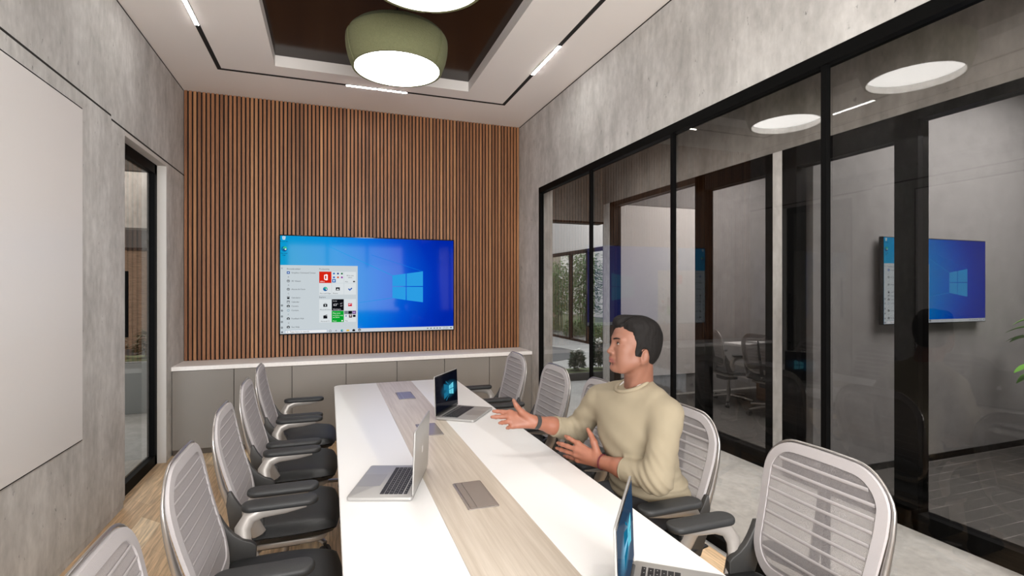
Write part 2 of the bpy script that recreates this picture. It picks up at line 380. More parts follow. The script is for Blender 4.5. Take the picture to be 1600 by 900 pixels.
MB().box(DX0+0.022, DX1-0.022, DY0+0.05, DY1-0.05, 0.07, 2.48).build('glass_pane', M_glass3, dl, smooth=0)
MB().tube([(DX1+0.03, DY0+0.155, 1.15), (DX1+0.03, DY0+0.155, 1.62)], 0.011).tube([(DX1, DY0+0.155, 1.2), (DX1+0.03, DY0+0.155, 1.2)], 0.008).tube([(DX1, DY0+0.155, 1.57), (DX1+0.03, DY0+0.155, 1.57)], 0.008).build('door_handle', M_black, dl)
MB().box(DX1, XL-0.001, DY1-0.004, DY1-0.0005, 0, JZ-0.0065).box(DX0, XL-0.001, DY0+0.0005, DY1-0.0005, 2.545, JZ-0.0065).build('door_jamb', M_jamb, dl, smooth=0)

struct('trim_3', MB().box(XL-0.05, XL+0.0015, YB, YF-0.024, ZC-0.010, ZC-0.0005).box(XR-0.0015, XR+0.05, YB, YF-0.024, ZC-0.010, ZC-0.0005), M_felt)  # black strips stand in for the shadow gap where walls meet ceiling
# far wall: black backing, walnut slats
struct('wall_far', MB().box(XL-0.14, XR+0.16, YF, YF+0.15, 0, ZC), M_felt)
sl = MB(); n = 90; p = (XR-XL)/n
for i in range(n):
    sl.cur = random.choice([0, 0, 1, 2, 0, 1]); x = XL+p*(i+0.5)
    sl.box(x-0.0118, x+0.0118, YF-0.022, YF-0.001, 0.8015, ZC-0.002)
tag(sl.build('slat_cladding', [M_slat, M_slat2, M_slat3], smooth=0), 'vertical walnut slat cladding on the wall behind the large screen', 'wall cladding')

# wall with the glass partition: pier at the far end, lintel over, glazing on the near side
wr = MB().box(XR, XR+0.16, 5.08, YF+0.15, 0, ZC).box(XR, XR+0.16, YB, 5.08, 2.575, ZC)
struct('wall_right', wr, M_conc)
w1 = sempty('window_1', (XR+0.03, 1.8, 0))
mull = [5.055, 3.945, 2.822, 1.722, 0.61, -0.5]
g = MB().box(XR-0.003, XR+0.06, YB, 5.08, 2.515, 2.575).box(XR-0.003, XR+0.06, YB, 5.08, 0, 0.055)
for y in mull[1:]: g.box(XR+0.004, XR+0.030, y-0.014, y+0.014, 0.05, 2.52)
g.box(XR-0.003, XR+0.04, 5.045, 5.08, 0, 2.575)
g.build('window_frame', M_black, w1, smooth=0)
ys = [5.03]+mull[1:]+[YB]
for a, b in zip(ys[:-1], ys[1:]):
    MB().box(XR+0.024, XR+0.034, b+0.0, a-0.0, 0.05, 2.51).build('glass_pane', M_glass, w1, smooth=0)
struct('wall_back', MB().box(XL-0.14, XR+0.16, YB-0.15, YB, 0, 0.85).box(XL-0.14, XR+0.16, YB-0.15, YB, 2.65, ZC).box(XL-0.14, -0.95, YB-0.15, YB, 0.85, 2.65).box(1.75, XR+0.16, YB-0.15, YB, 0.85, 2.65), M_conc)
w2 = sempty('window_2', (0.4, YB-0.08, 0.85))  # unseen window, assumed so that light enters from behind
f = MB().box(-0.95, 1.75, YB-0.1, YB-0.04, 0.85, 0.91).box(-0.95, 1.75, YB-0.1, YB-0.04, 2.59, 2.65)
for x in (-0.95, -0.08, 0.82, 1.69): f.box(x, x+0.06, YB-0.1, YB-0.04, 0.85, 2.65)
f.build('window_frame', M_black, w2, smooth=0)
MB().box(-0.92, 1.72, YB-0.074, YB-0.066, 0.88, 2.62).build('glass_pane', M_glass3, w2, smooth=0)

# ceiling with recess
RX0, RX1, RY0, RY1, RZ = -0.44, 1.265, 0.45, 4.81, 3.495
c = MB()
TX0, TX1, TY0, TY1, TW = -0.90, 1.70, 0.25, 5.03, 0.018     # centre line of the track slot
def ring(mb, ax0, ax1, ay0, ay1, bx0, bx1, by0, by1, z0, z1):
    mb.box(ax0, ax1, ay0, by0, z0, z1).box(ax0, ax1, by1, ay1, z0, z1).box(ax0, bx0, by0, by1, z0, z1).box(bx1, ax1, by0, by1, z0, z1)
ring(c, XL-0.14, XR+0.16, YB-0.15, YF+0.15, TX0-TW, TX1+TW, TY0-TW, TY1+TW, ZC, ZC+0.10)
ring(c, TX0+TW, TX1-TW, TY0+TW, TY1-TW, RX0, RX1, RY0, RY1, ZC, ZC+0.10)
c.box(XL-0.14, XR+0.16, YB-0.15, YF+0.15, ZC+0.14, ZC+0.2)
struct('ceiling', c, M_white)
struct('ceiling_recess', MB().box(RX0-0.05, RX1+0.05, RY0-0.05, RY1+0.05, RZ, RZ+0.03), M_recess)
tr = MB(); ring(tr, TX0-TW+.0015, TX1+TW-.0015, TY0-TW+.0015, TY1+TW-.0015, TX0+TW-.0015, TX1-TW+.0015, TY0+TW-.0015, TY1-TW+.0015, ZC-0.0015, ZC+0.05)
tag(tr.build('light_track', M_felt, smooth=0), 'thin black rectangular light track set into the white ceiling', 'light track')
M_strip = em('strip_light', (1.0, 0.97, 0.93), 60)
def strip(cx, cy, lx, ly, label):
    t = thing('strip_light', label, 'ceiling light', (cx, cy, ZC), 0, 'strip lights in the ceiling track')
    MB().box(cx-lx/2, cx+lx/2, cy-ly/2, cy+ly/2, ZC-0.004, ZC-0.002).build('housing', M_felt, t, smooth=0)
    d = MB(); k = 2
    for i in range(k):
        if lx > ly: d.box(cx-lx/2+0.006+i*lx/k, cx-lx/2+(i+1)*lx/k-0.004, cy-ly/2+0.004, cy+ly/2-0.004, ZC-0.006, ZC-0.0041)
        else: d.box(cx-lx/2+0.004, cx+lx/2-0.004, cy-ly/2+0.006+i*ly/k, cy-ly/2+(i+1)*ly/k-0.004, ZC-0.006, ZC-0.0041)
    d.build('diffuser', M_strip, t, smooth=0)
strip(0.427, TY1+0.002, 0.57, 0.034, 'short lit strip in the ceiling track above the slat wall')
strip(TX1, 3.94, 0.034, 0.58, 'short lit strip in the ceiling track on the glass wall side')
strip(TX0, 3.94, 0.034, 0.60, 'short lit strip in the ceiling track on the whiteboard side')

# ------------------------------------------------------------------ pendants
M_lamp = em('lamp_diffuser', (1.0, 0.965, 0.92), 18.0)
M_lampin = pm('lamp_inner', (0.8, 0.78, 0.75), 0.7)
def pendant(x, y, label):
    t = thing('pendant_lamp', label, 'pendant lamp', (x, y, 2.963), 0, 'green felt pendant lamps over the table')
    z = 2.963; n = 64
    lower = [(0.289, 0), (0.300, 0.027), (0.316, 0.072), (0.327, 0.125), (0.330, 0.170), (0.328, 0.197), (0.322, 0.21)]
    upper = [(0.324, 0.208), (0.316, 0.228), (0.292, 0.250), (0.25, 0.270), (0.19, 0.284), (0.09, 0.292), (0.0005, 0.293)]
    b = MB(); b.lathe(lower, (x, y, z), n); b.lathe([(r-0.008, h) for r, h in lower], (x, y, z), n)
    b.lathe([(0.289, 0), (0.281, 0)], (x, y, z), n)
    b.build('shade', M_green, t)
    for a0 in (-2.78, -0.69, 1.41):      # overlapping felt panels
        pn = MB(); k = 26; vs = []
        for q in range(k+1):
            a = a0+1.98*q/k
            for off in (0.0055, 0.0003):
                for r, h in lower: vs.append((x+(r+off)*math.cos(a), y+(r+off)*math.sin(a), z+h))
        m_ = len(lower); w_ = 2*m_
        fs = [(q*w_+i, (q+1)*w_+i, (q+1)*w_+i+1, q*w_+i+1) for q in range(k) for i in range(m_-1)]
        fs += [(q*w_+m_-1, (q+1)*w_+m_-1, (q+1)*w_+w_-1, q*w_+w_-1) for q in range(k)]+[(q*w_, (q+1)*w_, (q+1)*w_+m_, q*w_+m_) for q in range(k)]
        for q in (0, k): fs += [(q*w_+i, q*w_+i+1, q*w_+m_+i+1, q*w_+m_+i) for i in range(m_-1)]
        pn.add(vs, fs).build('felt_panel', M_green, t)
    MB().lathe(upper, (x, y, z), n).build('shade_top', M_green2, t)
    MB().lathe([(0.279, 0.001), (0.292, 0.06), (0.292, 0.061)], (x, y, z), n).build('inner_reflector', M_lampin, t)
    MB().lathe([(0.0005, 0.055), (0.289, 0.055)], (x, y, z), n).build('diffuser', M_lamp, t)
    MB().tube([(x, y, z+0.29), (x, y, RZ-0.03)], 0.006).lathe([(0.0005, 0), (0.06, 0), (0.06, 0.03)], (x, y, RZ-0.03), 24).build('cord', M_black, t)
    return t
pendant(0.43, 3.50, 'round green felt pendant lamp closer to the slat wall')
pendant(0.43, 2.43, 'round green felt pendant lamp further from the slat wall, only its lit rim showing')

# ------------------------------------------------------------------ cabinets and worktop
CY = 5.285
nb = 7; cw = (XR-XL-0.004)/nb
ords = ['first', 'second', 'third', 'fourth', 'fifth', 'sixth', 'seventh']
for i in range(nb):
    x0 = XL+0.002+i*cw
    t = thing('base_cabinet', f'taupe flat front base cabinet, {ords[i]} along from the whiteboard wall', 'cabinet', (x0+cw/2, CY+0.2, 0), 0, 'taupe cabinets along the slat wall')
    MB().box(x0, x0+cw, CY+0.02, YF-0.03, 0.055, 0.762).build('body', M_cabdark, t, smooth=0)
    MB().box(x0+0.0025, x0+cw-0.0025, CY, CY+0.0195, 0.055, 0.758, 0.0015, 1).build('door', M_cab, t, smooth=0)
    MB().box(x0, x0+cw, CY+0.03, CY+0.05, 0.0, 0.055).build('plinth', M_taupe2, t, smooth=0)
tag(MB().box(XL+0.001, XR-0.001, CY-0.012, YF-0.023, 0.762, 0.80, 0.002, 1).build('worktop', M_top, smooth=0), 'long white speckled worktop over the taupe cabinets', 'worktop')

# ------------------------------------------------------------------ whiteboard
wbY0, wbY1 = 0.9, 3.51
t = thing('whiteboard', 'large frameless white glass board on the concrete wall', 'whiteboard', (XL, 2.2, 0.65))
MB().box(XL+0.002, XL+0.010, wbY0-0.004, wbY1+0.013, 0.643, 2.511).build('backing', M_black, t, smooth=0)
MB().box(XL+0.010, XL+0.016, wbY0, wbY1, 0.652, 2.50).build('panel', M_board, t, smooth=0)

# ------------------------------------------------------------------ screens
def gradient_screen(name):
    m = bpy.data.materials.new(name); m.use_nodes = True; nt = m.node_tree; nt.nodes.clear(); N = nt.nodes; L = nt.links
    tc = N.new('ShaderNodeTexCoord'); sp = N.new('ShaderNodeSeparateXYZ'); L.new(tc.outputs['Generated'], sp.inputs[0])
    cr = N.new('ShaderNodeValToRGB'); e = cr.color_ramp.elements
    e[0].position = 0; e[0].color = (*srgb(0, 158, 208), 1); e[1].position = 1; e[1].color = (*srgb(0, 40, 172), 1)
    for p_, c_ in ((0.35, (0, 146, 224)), (0.55, (0, 118, 224)), (0.72, (0, 84, 212)), (0.88, (0, 50, 186))):
        x = e.new(p_); x.color = (*srgb(*c_), 1)
    # a soft bend so the dark corner sits top right and bottom right
    ab = N.new('ShaderNodeMath'); ab.operation = 'SUBTRACT'; ab.inputs[1].default_value = 0.5; L.new(sp.outputs['Z'], ab.inputs[0])
    sq = N.new('ShaderNodeMath'); sq.operation = 'MULTIPLY'; L.new(ab.outputs[0], sq.inputs[0]); L.new(ab.outputs[0], sq.inputs[1])
    ad = N.new('ShaderNodeMath'); ad.operation = 'MULTIPLY_ADD'; ad.inputs[1].default_value = 0.42
    L.new(sq.outputs[0], ad.inputs[0]); L.new(sp.outputs['X'], ad.inputs[2]); L.new(ad.outputs[0], cr.inputs[0])
    em_ = N.new('ShaderNodeEmission'); em_.inputs[1].default_value = 0.95; L.new(cr.outputs[0], em_.inputs[0])
    g_ = N.new('ShaderNodeBsdfGlossy'); g_.inputs['Roughness'].default_value = 0.06; g_.inputs[0].default_value = (0.004, 0.004, 0.004, 1)
    ads = N.new('ShaderNodeAddShader'); o = N.new('ShaderNodeOutputMaterial')
    L.new(em_.outputs[0], ads.inputs[0]); L.new(g_.outputs[0], ads.inputs[1]); L.new(ads.outputs[0], o.inputs[0]); return m
M_wall = gradient_screen('desktop_wallpaper')
def ui(r, g_, b_): return em('ui_%d_%d_%d' % (r, g_, b_), srgb(r, g_, b_), 0.95)
FONT = bpy.data.fonts.load('<builtin>') if False else None
def text_geo(mb, txt, x, y, size, W, align='LEFT'):       # x, y in screen units; W maps screen units to a 3D point
    cu = bpy.data.curves.new('t', 'FONT'); cu.body = txt; cu.size = 1.0; cu.align_x = align; cu.resolution_u = 2
    o = bpy.data.objects.new('t', cu); COL.objects.link(o)
    dg = bpy.context.evaluated_depsgraph_get(); dg.update()
    me = o.evaluated_get(dg).to_mesh()
    vs = [W(x+v.co.x*size, y-v.co.y*size) for v in me.vertices]; fs = [list(p_.vertices) for p_ in me.polygons]
    mb.add(vs, fs); o.evaluated_get(dg).to_mesh_clear()
    bpy.data.objects.remove(o); bpy.data.curves.remove(cu)
class UI:
    """flat screen graphics in 1920 x 1080 units on a vertical plane facing -Y"""
    def __init__(s, x0, x1, z0, z1, y): s.x0, s.x1, s.z0, s.z1, s.y = x0, x1, z0, z1, y; s.mb = MB(); s.mats = []; s.lay = 0
    def W(s, x, y): return (s.x0+(s.x1-s.x0)*x/1920, s.y-s.lay*0.00025, s.z1-(s.z1-s.z0)*y/1080)
    def c(s, col):
        m = ui(*col)
        if m not in s.mats: s.mats.append(m)
        s.mb.cur = s.mats.index(m)
    def poly(s, pts, col, lay=1):
        s.c(col); s.lay = lay; s.mb.add([s.W(*p_) for p_ in pts], [tuple(range(len(pts)))])
    def rect(s, x, y, w, h, col, lay=1): s.poly([(x, y+h), (x+w, y+h), (x+w, y), (x, y)], col, lay)
    def disc(s, x, y, r, col, lay=2, ry=None): s.poly([(x+r*math.cos(-a*PI/10), y+(ry or r)*math.sin(-a*PI/10)) for a in range(20)], col, lay)
    def text(s, t_, x, y, size, col, lay=3, al='LEFT'): s.c(col); s.lay = lay; text_geo(s.mb, t_, x, y, size, s.W, al)
    def flush(s, name, parent):
        o = s.mb.build(name, s.mats, parent, smooth=0, fixn=False); s.mb = MB(); s.mats = []; return o

def make_tv(x0, x1, z0, z1, yb, label):
    yf = yb-0.066
    t = thing('wall_screen', label, 'television', ((x0+x1)/2, yb, z0))
    MB().box(x0-0.011, x1+0.011, yf, yb-0.03, z0-0.011, z1+0.011, 0.004, 2).build('bezel', M_scrblk, t)
    MB().box((x0+x1)/2-0.3, (x0+x1)/2+0.3, yb-0.03, yb, (z0+z1)/2-0.2, (z0+z1)/2+0.2).build('wall_bracket', M_black, t, smooth=0)
    y = yf-0.0012
    sc = MB().box(x0, x1, y, yf, z0, z1).build('screen', M_wall, t, smooth=0)
    U = UI(x0, x1, z0, z1, y)
    # window emblem and light beams of the wallpaper
    for pts in ([(1196, 428), (1350, 405), (1350, 552), (1196, 554)], [(1360, 404), (1552, 376), (1552, 552), (1360, 553)],
                [(1196, 562), (1350, 562), (1350, 718), (1196, 693)], [(1360, 562), (1552, 562), (1552, 746), (1360, 720)]):
        U.poly(pts[::-1], (44, 160, 232), 2)
    U.poly([(1196, 426), (480, 96), (478, 100), (1196, 432)], (20, 160, 232), 1)
    U.poly([(1552, 376), (960, 190), (958, 194), (1552, 380)], (14, 128, 228), 1)
    U.poly([(1196, 690), (830, 740), (830, 744), (1196, 696)], (24, 150, 232), 1)
    U.flush('wallpaper_emblem', sc)
    # start menu
    U.rect(0, 323, 808, 717, (203, 212, 217), 1)
    D = (58, 62, 68)
    U.text('Recently added', 66, 372, 22, D)
    rows = [(406, 'TWTT Graphics Command Center', 'sq'), (452, '#', 0), (498, '3D Viewer', 'o'), (544, 'A', 0), (589, 'Alarms & Clock', 'o'), (636, 'C', 0),
            (682, 'Calculator', 'c'), (729, 'Calendar', 'd'), (775, 'Camera', 'k'), (822, 'Cortana', 'r'), (868, 'F', 0), (913, 'Feedback Hub', 'f'), (960, 'G', 0), (1006, 'Get Help', 'h')]
    rows[0] = (406, 'Graphics Command Center', 'sq')
    for y_, s_, ic in rows:
        if not ic: U.text(s_, 76, y_+7, 20, D); continue
        U.text(s_, 112, y_+8, 22, D)
        if ic == 'sq': U.rect(66, y_-14, 30, 28, (16, 80, 160), 2); U.rect(75, y_-6, 12, 12, (210, 230, 250), 3)
        elif ic == 'o': U.disc(81, y_, 15, (40, 44, 50), 2); U.disc(81, y_, 11, (203, 212, 217), 3); U.poly([(70, y_-2), (81, y_+4), (92, y_-2), (81, y_-6)], (40, 44, 50), 4)
        elif ic == 'r': U.disc(81, y_, 13, (110, 150, 170), 2); U.disc(81, y_, 9, (203, 212, 217), 3)
        elif ic == 'c': U.rect(69, y_-15, 24, 30, (40, 44, 50), 2); U.rect(73, y_-11, 16, 6, (203, 212, 217), 3)
        elif ic == 'd': U.rect(67, y_-13, 28, 26, (40, 44, 50), 2); U.rect(70, y_-5, 22, 15, (203, 212, 217), 3)
        else: U.rect(66, y_-9, 30, 20, (30, 33, 38), 2); U.disc(81, y_+1, 6, (203, 212, 217), 3); U.rect(74, y_-14, 14, 8, (30, 33, 38), 2)
    for y_ in (352, 767, 824, 888, 948, 1011):
        if y_ == 352:
            for k in range(3): U.rect(9, y_+k*6, 16, 2, D, 2)
        else: U.disc(17, y_, 11, (60, 66, 72), 2); U.disc(17, y_, 7, (203, 212, 217), 3); U.rect(13, y_-3, 8, 6, (60, 66, 72), 4)
    U.flush('start_list', sc)
    U.text('Productivity', 397, 370, 22, D); U.text('Explore', 397, 686, 22, D)
    T = (222, 228, 231)
    for cx in (397, 529, 661):
        for cy in (391, 523, 703, 835): U.rect(cx, cy, 128, 128, T, 2)
    U.rect(397, 391, 128, 128, (216, 38, 20), 3)
    U.poly([(448, 430), (472, 420), (486, 425), (486, 485), (472, 490), (448, 480)][::-1], (255, 255, 255), 4); U.rect(457, 437, 15, 36, (216, 38, 20), 5)
    U.text('Office', 405, 510, 20, (255, 255, 255), 4)
    for (ix, iy, c_) in ((552, 412, (20, 110, 190)), (595, 412, (22, 66, 140)), (637, 412, (22, 110, 60)), (552, 455, (30, 90, 190)), (595, 455, (210, 80, 30)), (637, 455, (150, 50, 160))): U.rect(ix-10, iy-9, 20, 18, c_, 3)
    U.rect(533, 475, 38, 38, (20, 100, 180), 3); U.disc(552, 494, 10, (220, 235, 250), 4)
    U.text('All in one', 725, 440, 20, D, 3, 'CENTER'); U.text('inbox', 725, 462, 20, D, 3, 'CENTER'); U.text('Mail', 672, 510, 18, D); U.rect(757, 495, 22, 14, (40, 44, 50), 3)
    def edge(x_, y_, r_, l_):
        U.disc(x_, y_, r_, (16, 110, 170), l_); U.disc(x_+r_*0.25, y_-r_*0.25, r_*0.66, (60, 196, 150), l_+1); U.disc(x_+r_*0.2, y_+r_*0.25, r_*0.5, (20, 70, 130), l_+2); U.disc(x_+r_*0.42, y_+r_*0.1, r_*0.3, T, l_+3)
    edge(461, 587, 24, 3); U.text('Microsoft Edge', 461, 642, 19, D, 3, 'CENTER')
    U.rect(572, 568, 42, 36, (24, 26, 30), 3); U.poly([(577, 599), (592, 580), (609, 599)], T, 4); U.text('Photos', 541, 642, 19, D)
    U.poly([(702, 588), (712, 578), (722, 590), (742, 570), (750, 580), (722, 608)], (44, 92, 170), 3)
    U.rect(440, 756, 42, 32, (20, 22, 26), 3); U.rect(452, 746, 18, 10, (20, 22, 26), 3); U.rect(455, 749, 12, 8, T, 4); U.rect(457, 765, 10, 14, T, 4); U.text('Microsoft Store', 461, 824, 18, D, 3, 'CENTER')
    U.rect(529, 703, 128, 128, (14, 16, 20), 3); U.text('63°', 545, 778, 38, (235, 235, 240), 4); U.text('Sunny', 540, 728, 18, (220, 220, 225), 4); U.text('Washington', 540, 822, 18, (230, 230, 235), 4)
    U.text('65°', 618, 758, 20, (200, 200, 205), 4); U.text('49°', 618, 786, 20, (200, 200, 205), 4)
    U.rect(704, 750, 42, 34, (206, 30, 56), 3); U.rect(710, 757, 12, 12, (250, 230, 235), 4); U.rect(726, 757, 14, 6, (250, 230, 235), 4)
    U.rect(440, 890, 42, 30, (20, 22, 26), 3); U.poly([(438, 888), (480, 876), (482, 884), (440, 896)][::-1], (20, 22, 26), 3); U.text('Movies & TV', 461, 956, 18, D, 3, 'CENTER')
    U.rect(529, 835, 128, 128, (8, 166, 48), 3); U.text('Play your', 540, 868, 22, (230, 255, 235), 4); U.text('favourite songs', 540, 892, 18, (230, 255, 235), 4); U.text('on here', 540, 914, 22, (230, 255, 235), 4); U.text('Music', 540, 955, 18, (230, 255, 235), 4); U.disc(640, 948, 8, (255, 255, 255), 4)
    U.rect(663, 837, 40, 36, (120, 126, 136), 3); U.rect(705, 837, 42, 36, (14, 16, 22), 3); U.rect(749, 837, 40, 36, (104, 60, 128), 3); U.rect(713, 880, 34, 34, (70, 40, 50), 3); U.rect(755, 882, 30, 26, (18, 20, 28), 3); U.rect(676, 886, 12, 16, (90, 120, 180), 3); U.disc(730, 893, 9, (220, 200, 196), 4); U.rect(756, 850, 26, 10, (210, 190, 230), 4)
    U.text('Play', 672, 955, 18, D)
    U.flush('start_tiles', sc)
    # task bar
    U.rect(0, 1040, 1920, 40, (206, 214, 222), 1)
    U.rect(9, 1053, 8, 8, (16, 20, 26), 2); U.rect(18.5, 1053, 8, 8, (16, 20, 26), 2); U.rect(9, 1062.5, 8, 8, (16, 20, 26), 2); U.rect(18.5, 1062.5, 8, 8, (16, 20, 26), 2)
    U.rect(50, 1042, 430, 36, (70, 120, 170), 2); U.rect(52, 1044, 426, 32, (240, 242, 244), 3); U.disc(72, 1059, 7, (80, 84, 90), 4); U.disc(72, 1059, 5, (240, 242, 244), 5)
    U.text('Type here to search', 96, 1068, 24, (70, 74, 80), 4)
    U.disc(513, 1060, 12, (40, 44, 50), 2); U.disc(513, 1060, 9, (206, 214, 222), 3); U.rect(566, 1052, 18, 14, (150, 158, 166), 2); edge(638, 1060, 14, 2)
    U.rect(686, 1050, 30, 20, (222, 180, 70), 2); U.rect(750, 1052, 30, 20, (16, 18, 22), 2); U.rect(758, 1046, 14, 8, (16, 18, 22), 2); U.disc(828, 1058, 15, (30, 34, 40), 2); U.rect(820, 1054, 16, 10, (206, 214, 222), 3)
    for x_ in (1600, 1640, 1680, 1715, 1750): U.rect(x_, 1055, 16, 10, (50, 54, 60), 2)
    U.text('9:41 AM', 1826, 1058, 17, (40, 44, 50), 3, 'CENTER'); U.text('3/10/2021', 1826, 1076, 17, (40, 44, 50), 3, 'CENTER'); U.rect(1882, 1052, 18, 14, (70, 74, 80), 2)
    U.flush('task_bar', sc)
    # desktop icons
    U.poly([(20, 8), (54, 8), (49, 44), (25, 44)][::-1], (214, 232, 240), 2); U.poly([(30, 18), (44, 18), (42, 34), (32, 34)][::-1], (120, 180, 210), 3); U.text('Recycle Bin', 38, 68, 17, (20, 40, 60), 3, 'CENTER')
    U.flush('desktop_icon', sc)
    edge(40, 146, 30, 2); U.text('Microsoft', 38, 200, 17, (20, 40, 60), 3, 'CENTER'); U.text('Edge', 38, 220, 17, (20, 40, 60), 3, 'CENTER')
    U.flush('desktop_icon', sc)
    return t
TVX0, TVX1, TVZ0, TVZ1 = -0.466, 1.302, 1.039, 2.026
tv = make_tv(TVX0, TVX1, TVZ0, TVZ1, YF-0.022-0.001, 'large wall-mounted screen showing a blue desktop, on the walnut slats')

# ------------------------------------------------------------------ table
TX_0, TX_1, TYN, TYF, TZ = 0.033, 0.988, 0.52, 4.23, 0.74
tb = thing('conference_table', 'long white conference table with a pale wood strip down its centre', 'table', ((TX_0+TX_1)/2, (TYN+TYF)/2, 0))
outer = rrect(TX_0, TX_1, TYN, TYF, 0.06)
S0, S1 = 0.352, 0.628
def half(x0, x1, rx0, rx1):
    pts = []
    return [p_ for p_ in outer]
def clip_poly(pts, x, keep_less):
    out = []
    for a, b in zip(pts, pts[1:]+pts[:1]):
        ia, ib = (a[0] <= x) == keep_less, (b[0] <= x) == keep_less
        if ia: out.append(a)
        if ia != ib:
            q = (x-a[0])/(b[0]-a[0]); out.append((x, a[1]+q*(b[1]-a[1])))
    return out
MB().prism(clip_poly(outer, S0, True), TZ-0.032, TZ, 0.003).build('tabletop', M_tabw, tb)
MB().prism(clip_poly(outer, S1, False), TZ-0.032, TZ, 0.003).build('tabletop', M_tabw, tb)
MB().box(S0, S1, TYN, TYF, TZ-0.032, TZ-0.0002).build('wood_strip', M_tabwood, tb, smooth=0)
for y in (1.0, 2.4, 3.8):
    MB().box(0.30, 0.70, y-0.28, y+0.28, 0.0, 0.04, 0.006).box(0.40, 0.60, y-0.22, y+0.22, 0.04, TZ-0.032).build('leg', M_tabwood, tb)
MB().box(0.42, 0.58, 0.9, 3.9, 0.60, TZ-0.033).build('cable_tray', M_taupe2, tb, smooth=0)
for (y, label) in ((3.655, 'flush power box in the wood strip closest to the cabinets'), (2.735, 'flush power box in the wood strip, half hidden by the open laptop lid'), (1.82, 'flush taupe power box in the wood strip in front of the seated man')):
    cx = 0.503; x0, x1, y0, y1 = cx-0.056, cx+0.056, y-0.125, y+0.125
    t = thing('power_box', label, 'power outlet box', (cx, y, TZ), 0, 'power boxes set into the table')
    MB().prism(rrect(x0, x1, y0, y1, 0.008), TZ-0.0005, TZ+0.0025, 0.001).build('rim', M_taupe, t)
    MB().box(x0+0.010, x0+0.032, y0+0.010, y1-0.010, TZ+0.0025, TZ+0.0034).build('cable_flap', M_taupe, t, smooth=0)
    MB().box(x0+0.034, x1-0.008, y0+0.010, y1-0.010, TZ+0.0025, TZ+0.0038).build('lid', M_taupe, t, smooth=0)
    MB().box(x0+0.008, x1-0.006, y0+0.008, y1-0.008, TZ+0.0024, TZ+0.0027).build('seam', M_taupe2, t, smooth=0)

# ------------------------------------------------------------------ laptops
def hero_mat(name, base, col, cx, cz, dirx):
    """screen wallpaper: a window emblem shining sideways on black"""
    m = bpy.data.materials.new(name); m.use_nodes = True; nt = m.node_tree; nt.nodes.clear(); N = nt.nodes; L = nt.links
    tc = N.new('ShaderNodeTexCoord'); mp = N.new('ShaderNodeMapping'); mp.vector_type = 'POINT'
    mp.inputs['Location'].default_value = (-cx*2.2, 0, -cz*3.4); mp.inputs['Scale'].default_value = (2.2, 0.0, 3.4); L.new(tc.outputs['Generated'], mp.inputs[0])
    gr = N.new('ShaderNodeTexGradient'); gr.gradient_type = 'SPHERICAL'; L.new(mp.outputs[0], gr.inputs[0])
    mu = N.new('ShaderNodeMath'); mu.operation = 'POWER'; mu.inputs[1].default_value = 1.4; L.new(gr.outputs['Fac'], mu.inputs[0])
    mx = N.new('ShaderNodeMix'); mx.data_type = 'RGBA'; mx.inputs['A'].default_value = (*base, 1); mx.inputs['B'].default_value = (*col, 1)
    L.new(mu.outputs[0], mx.inputs['Factor'])
    e = N.new('ShaderNodeEmission'); e.inputs[1].default_value = 1.0; L.new(mx.outputs['Result'], e.inputs[0])
    g_ = N.new('ShaderNodeBsdfGlossy'); g_.inputs['Roughness'].default_value = 0.08; g_.inputs[0].default_value = (0.04, 0.04, 0.04, 1)
    a = N.new('ShaderNodeAddShader'); o = N.new('ShaderNodeOutputMaterial')
    L.new(e.outputs[0], a.inputs[0]); L.new(g_.outputs[0], a.inputs[1]); L.new(a.outputs[0], o.inputs[0]); return m
M_hero = hero_mat('laptop_wallpaper', (0.002, 0.003, 0.008), (0.012, 0.22, 0.40), 0.62, 0.53, 1)
M_hero2 = hero_mat('laptop_wallpaper_light', (0.02, 0.05, 0.10), (0.22, 0.62, 0.90), 0.5, 0.5, 1)
M_ray = em('emblem_ray', (0.010, 0.15, 0.27), 1.0); M_pane = em('emblem_pane', (0.14, 0.62, 0.78), 1.0)
M_logo = pm('logo_silver', (0.92, 0.92, 0.93), 0.3, metal=0.1)
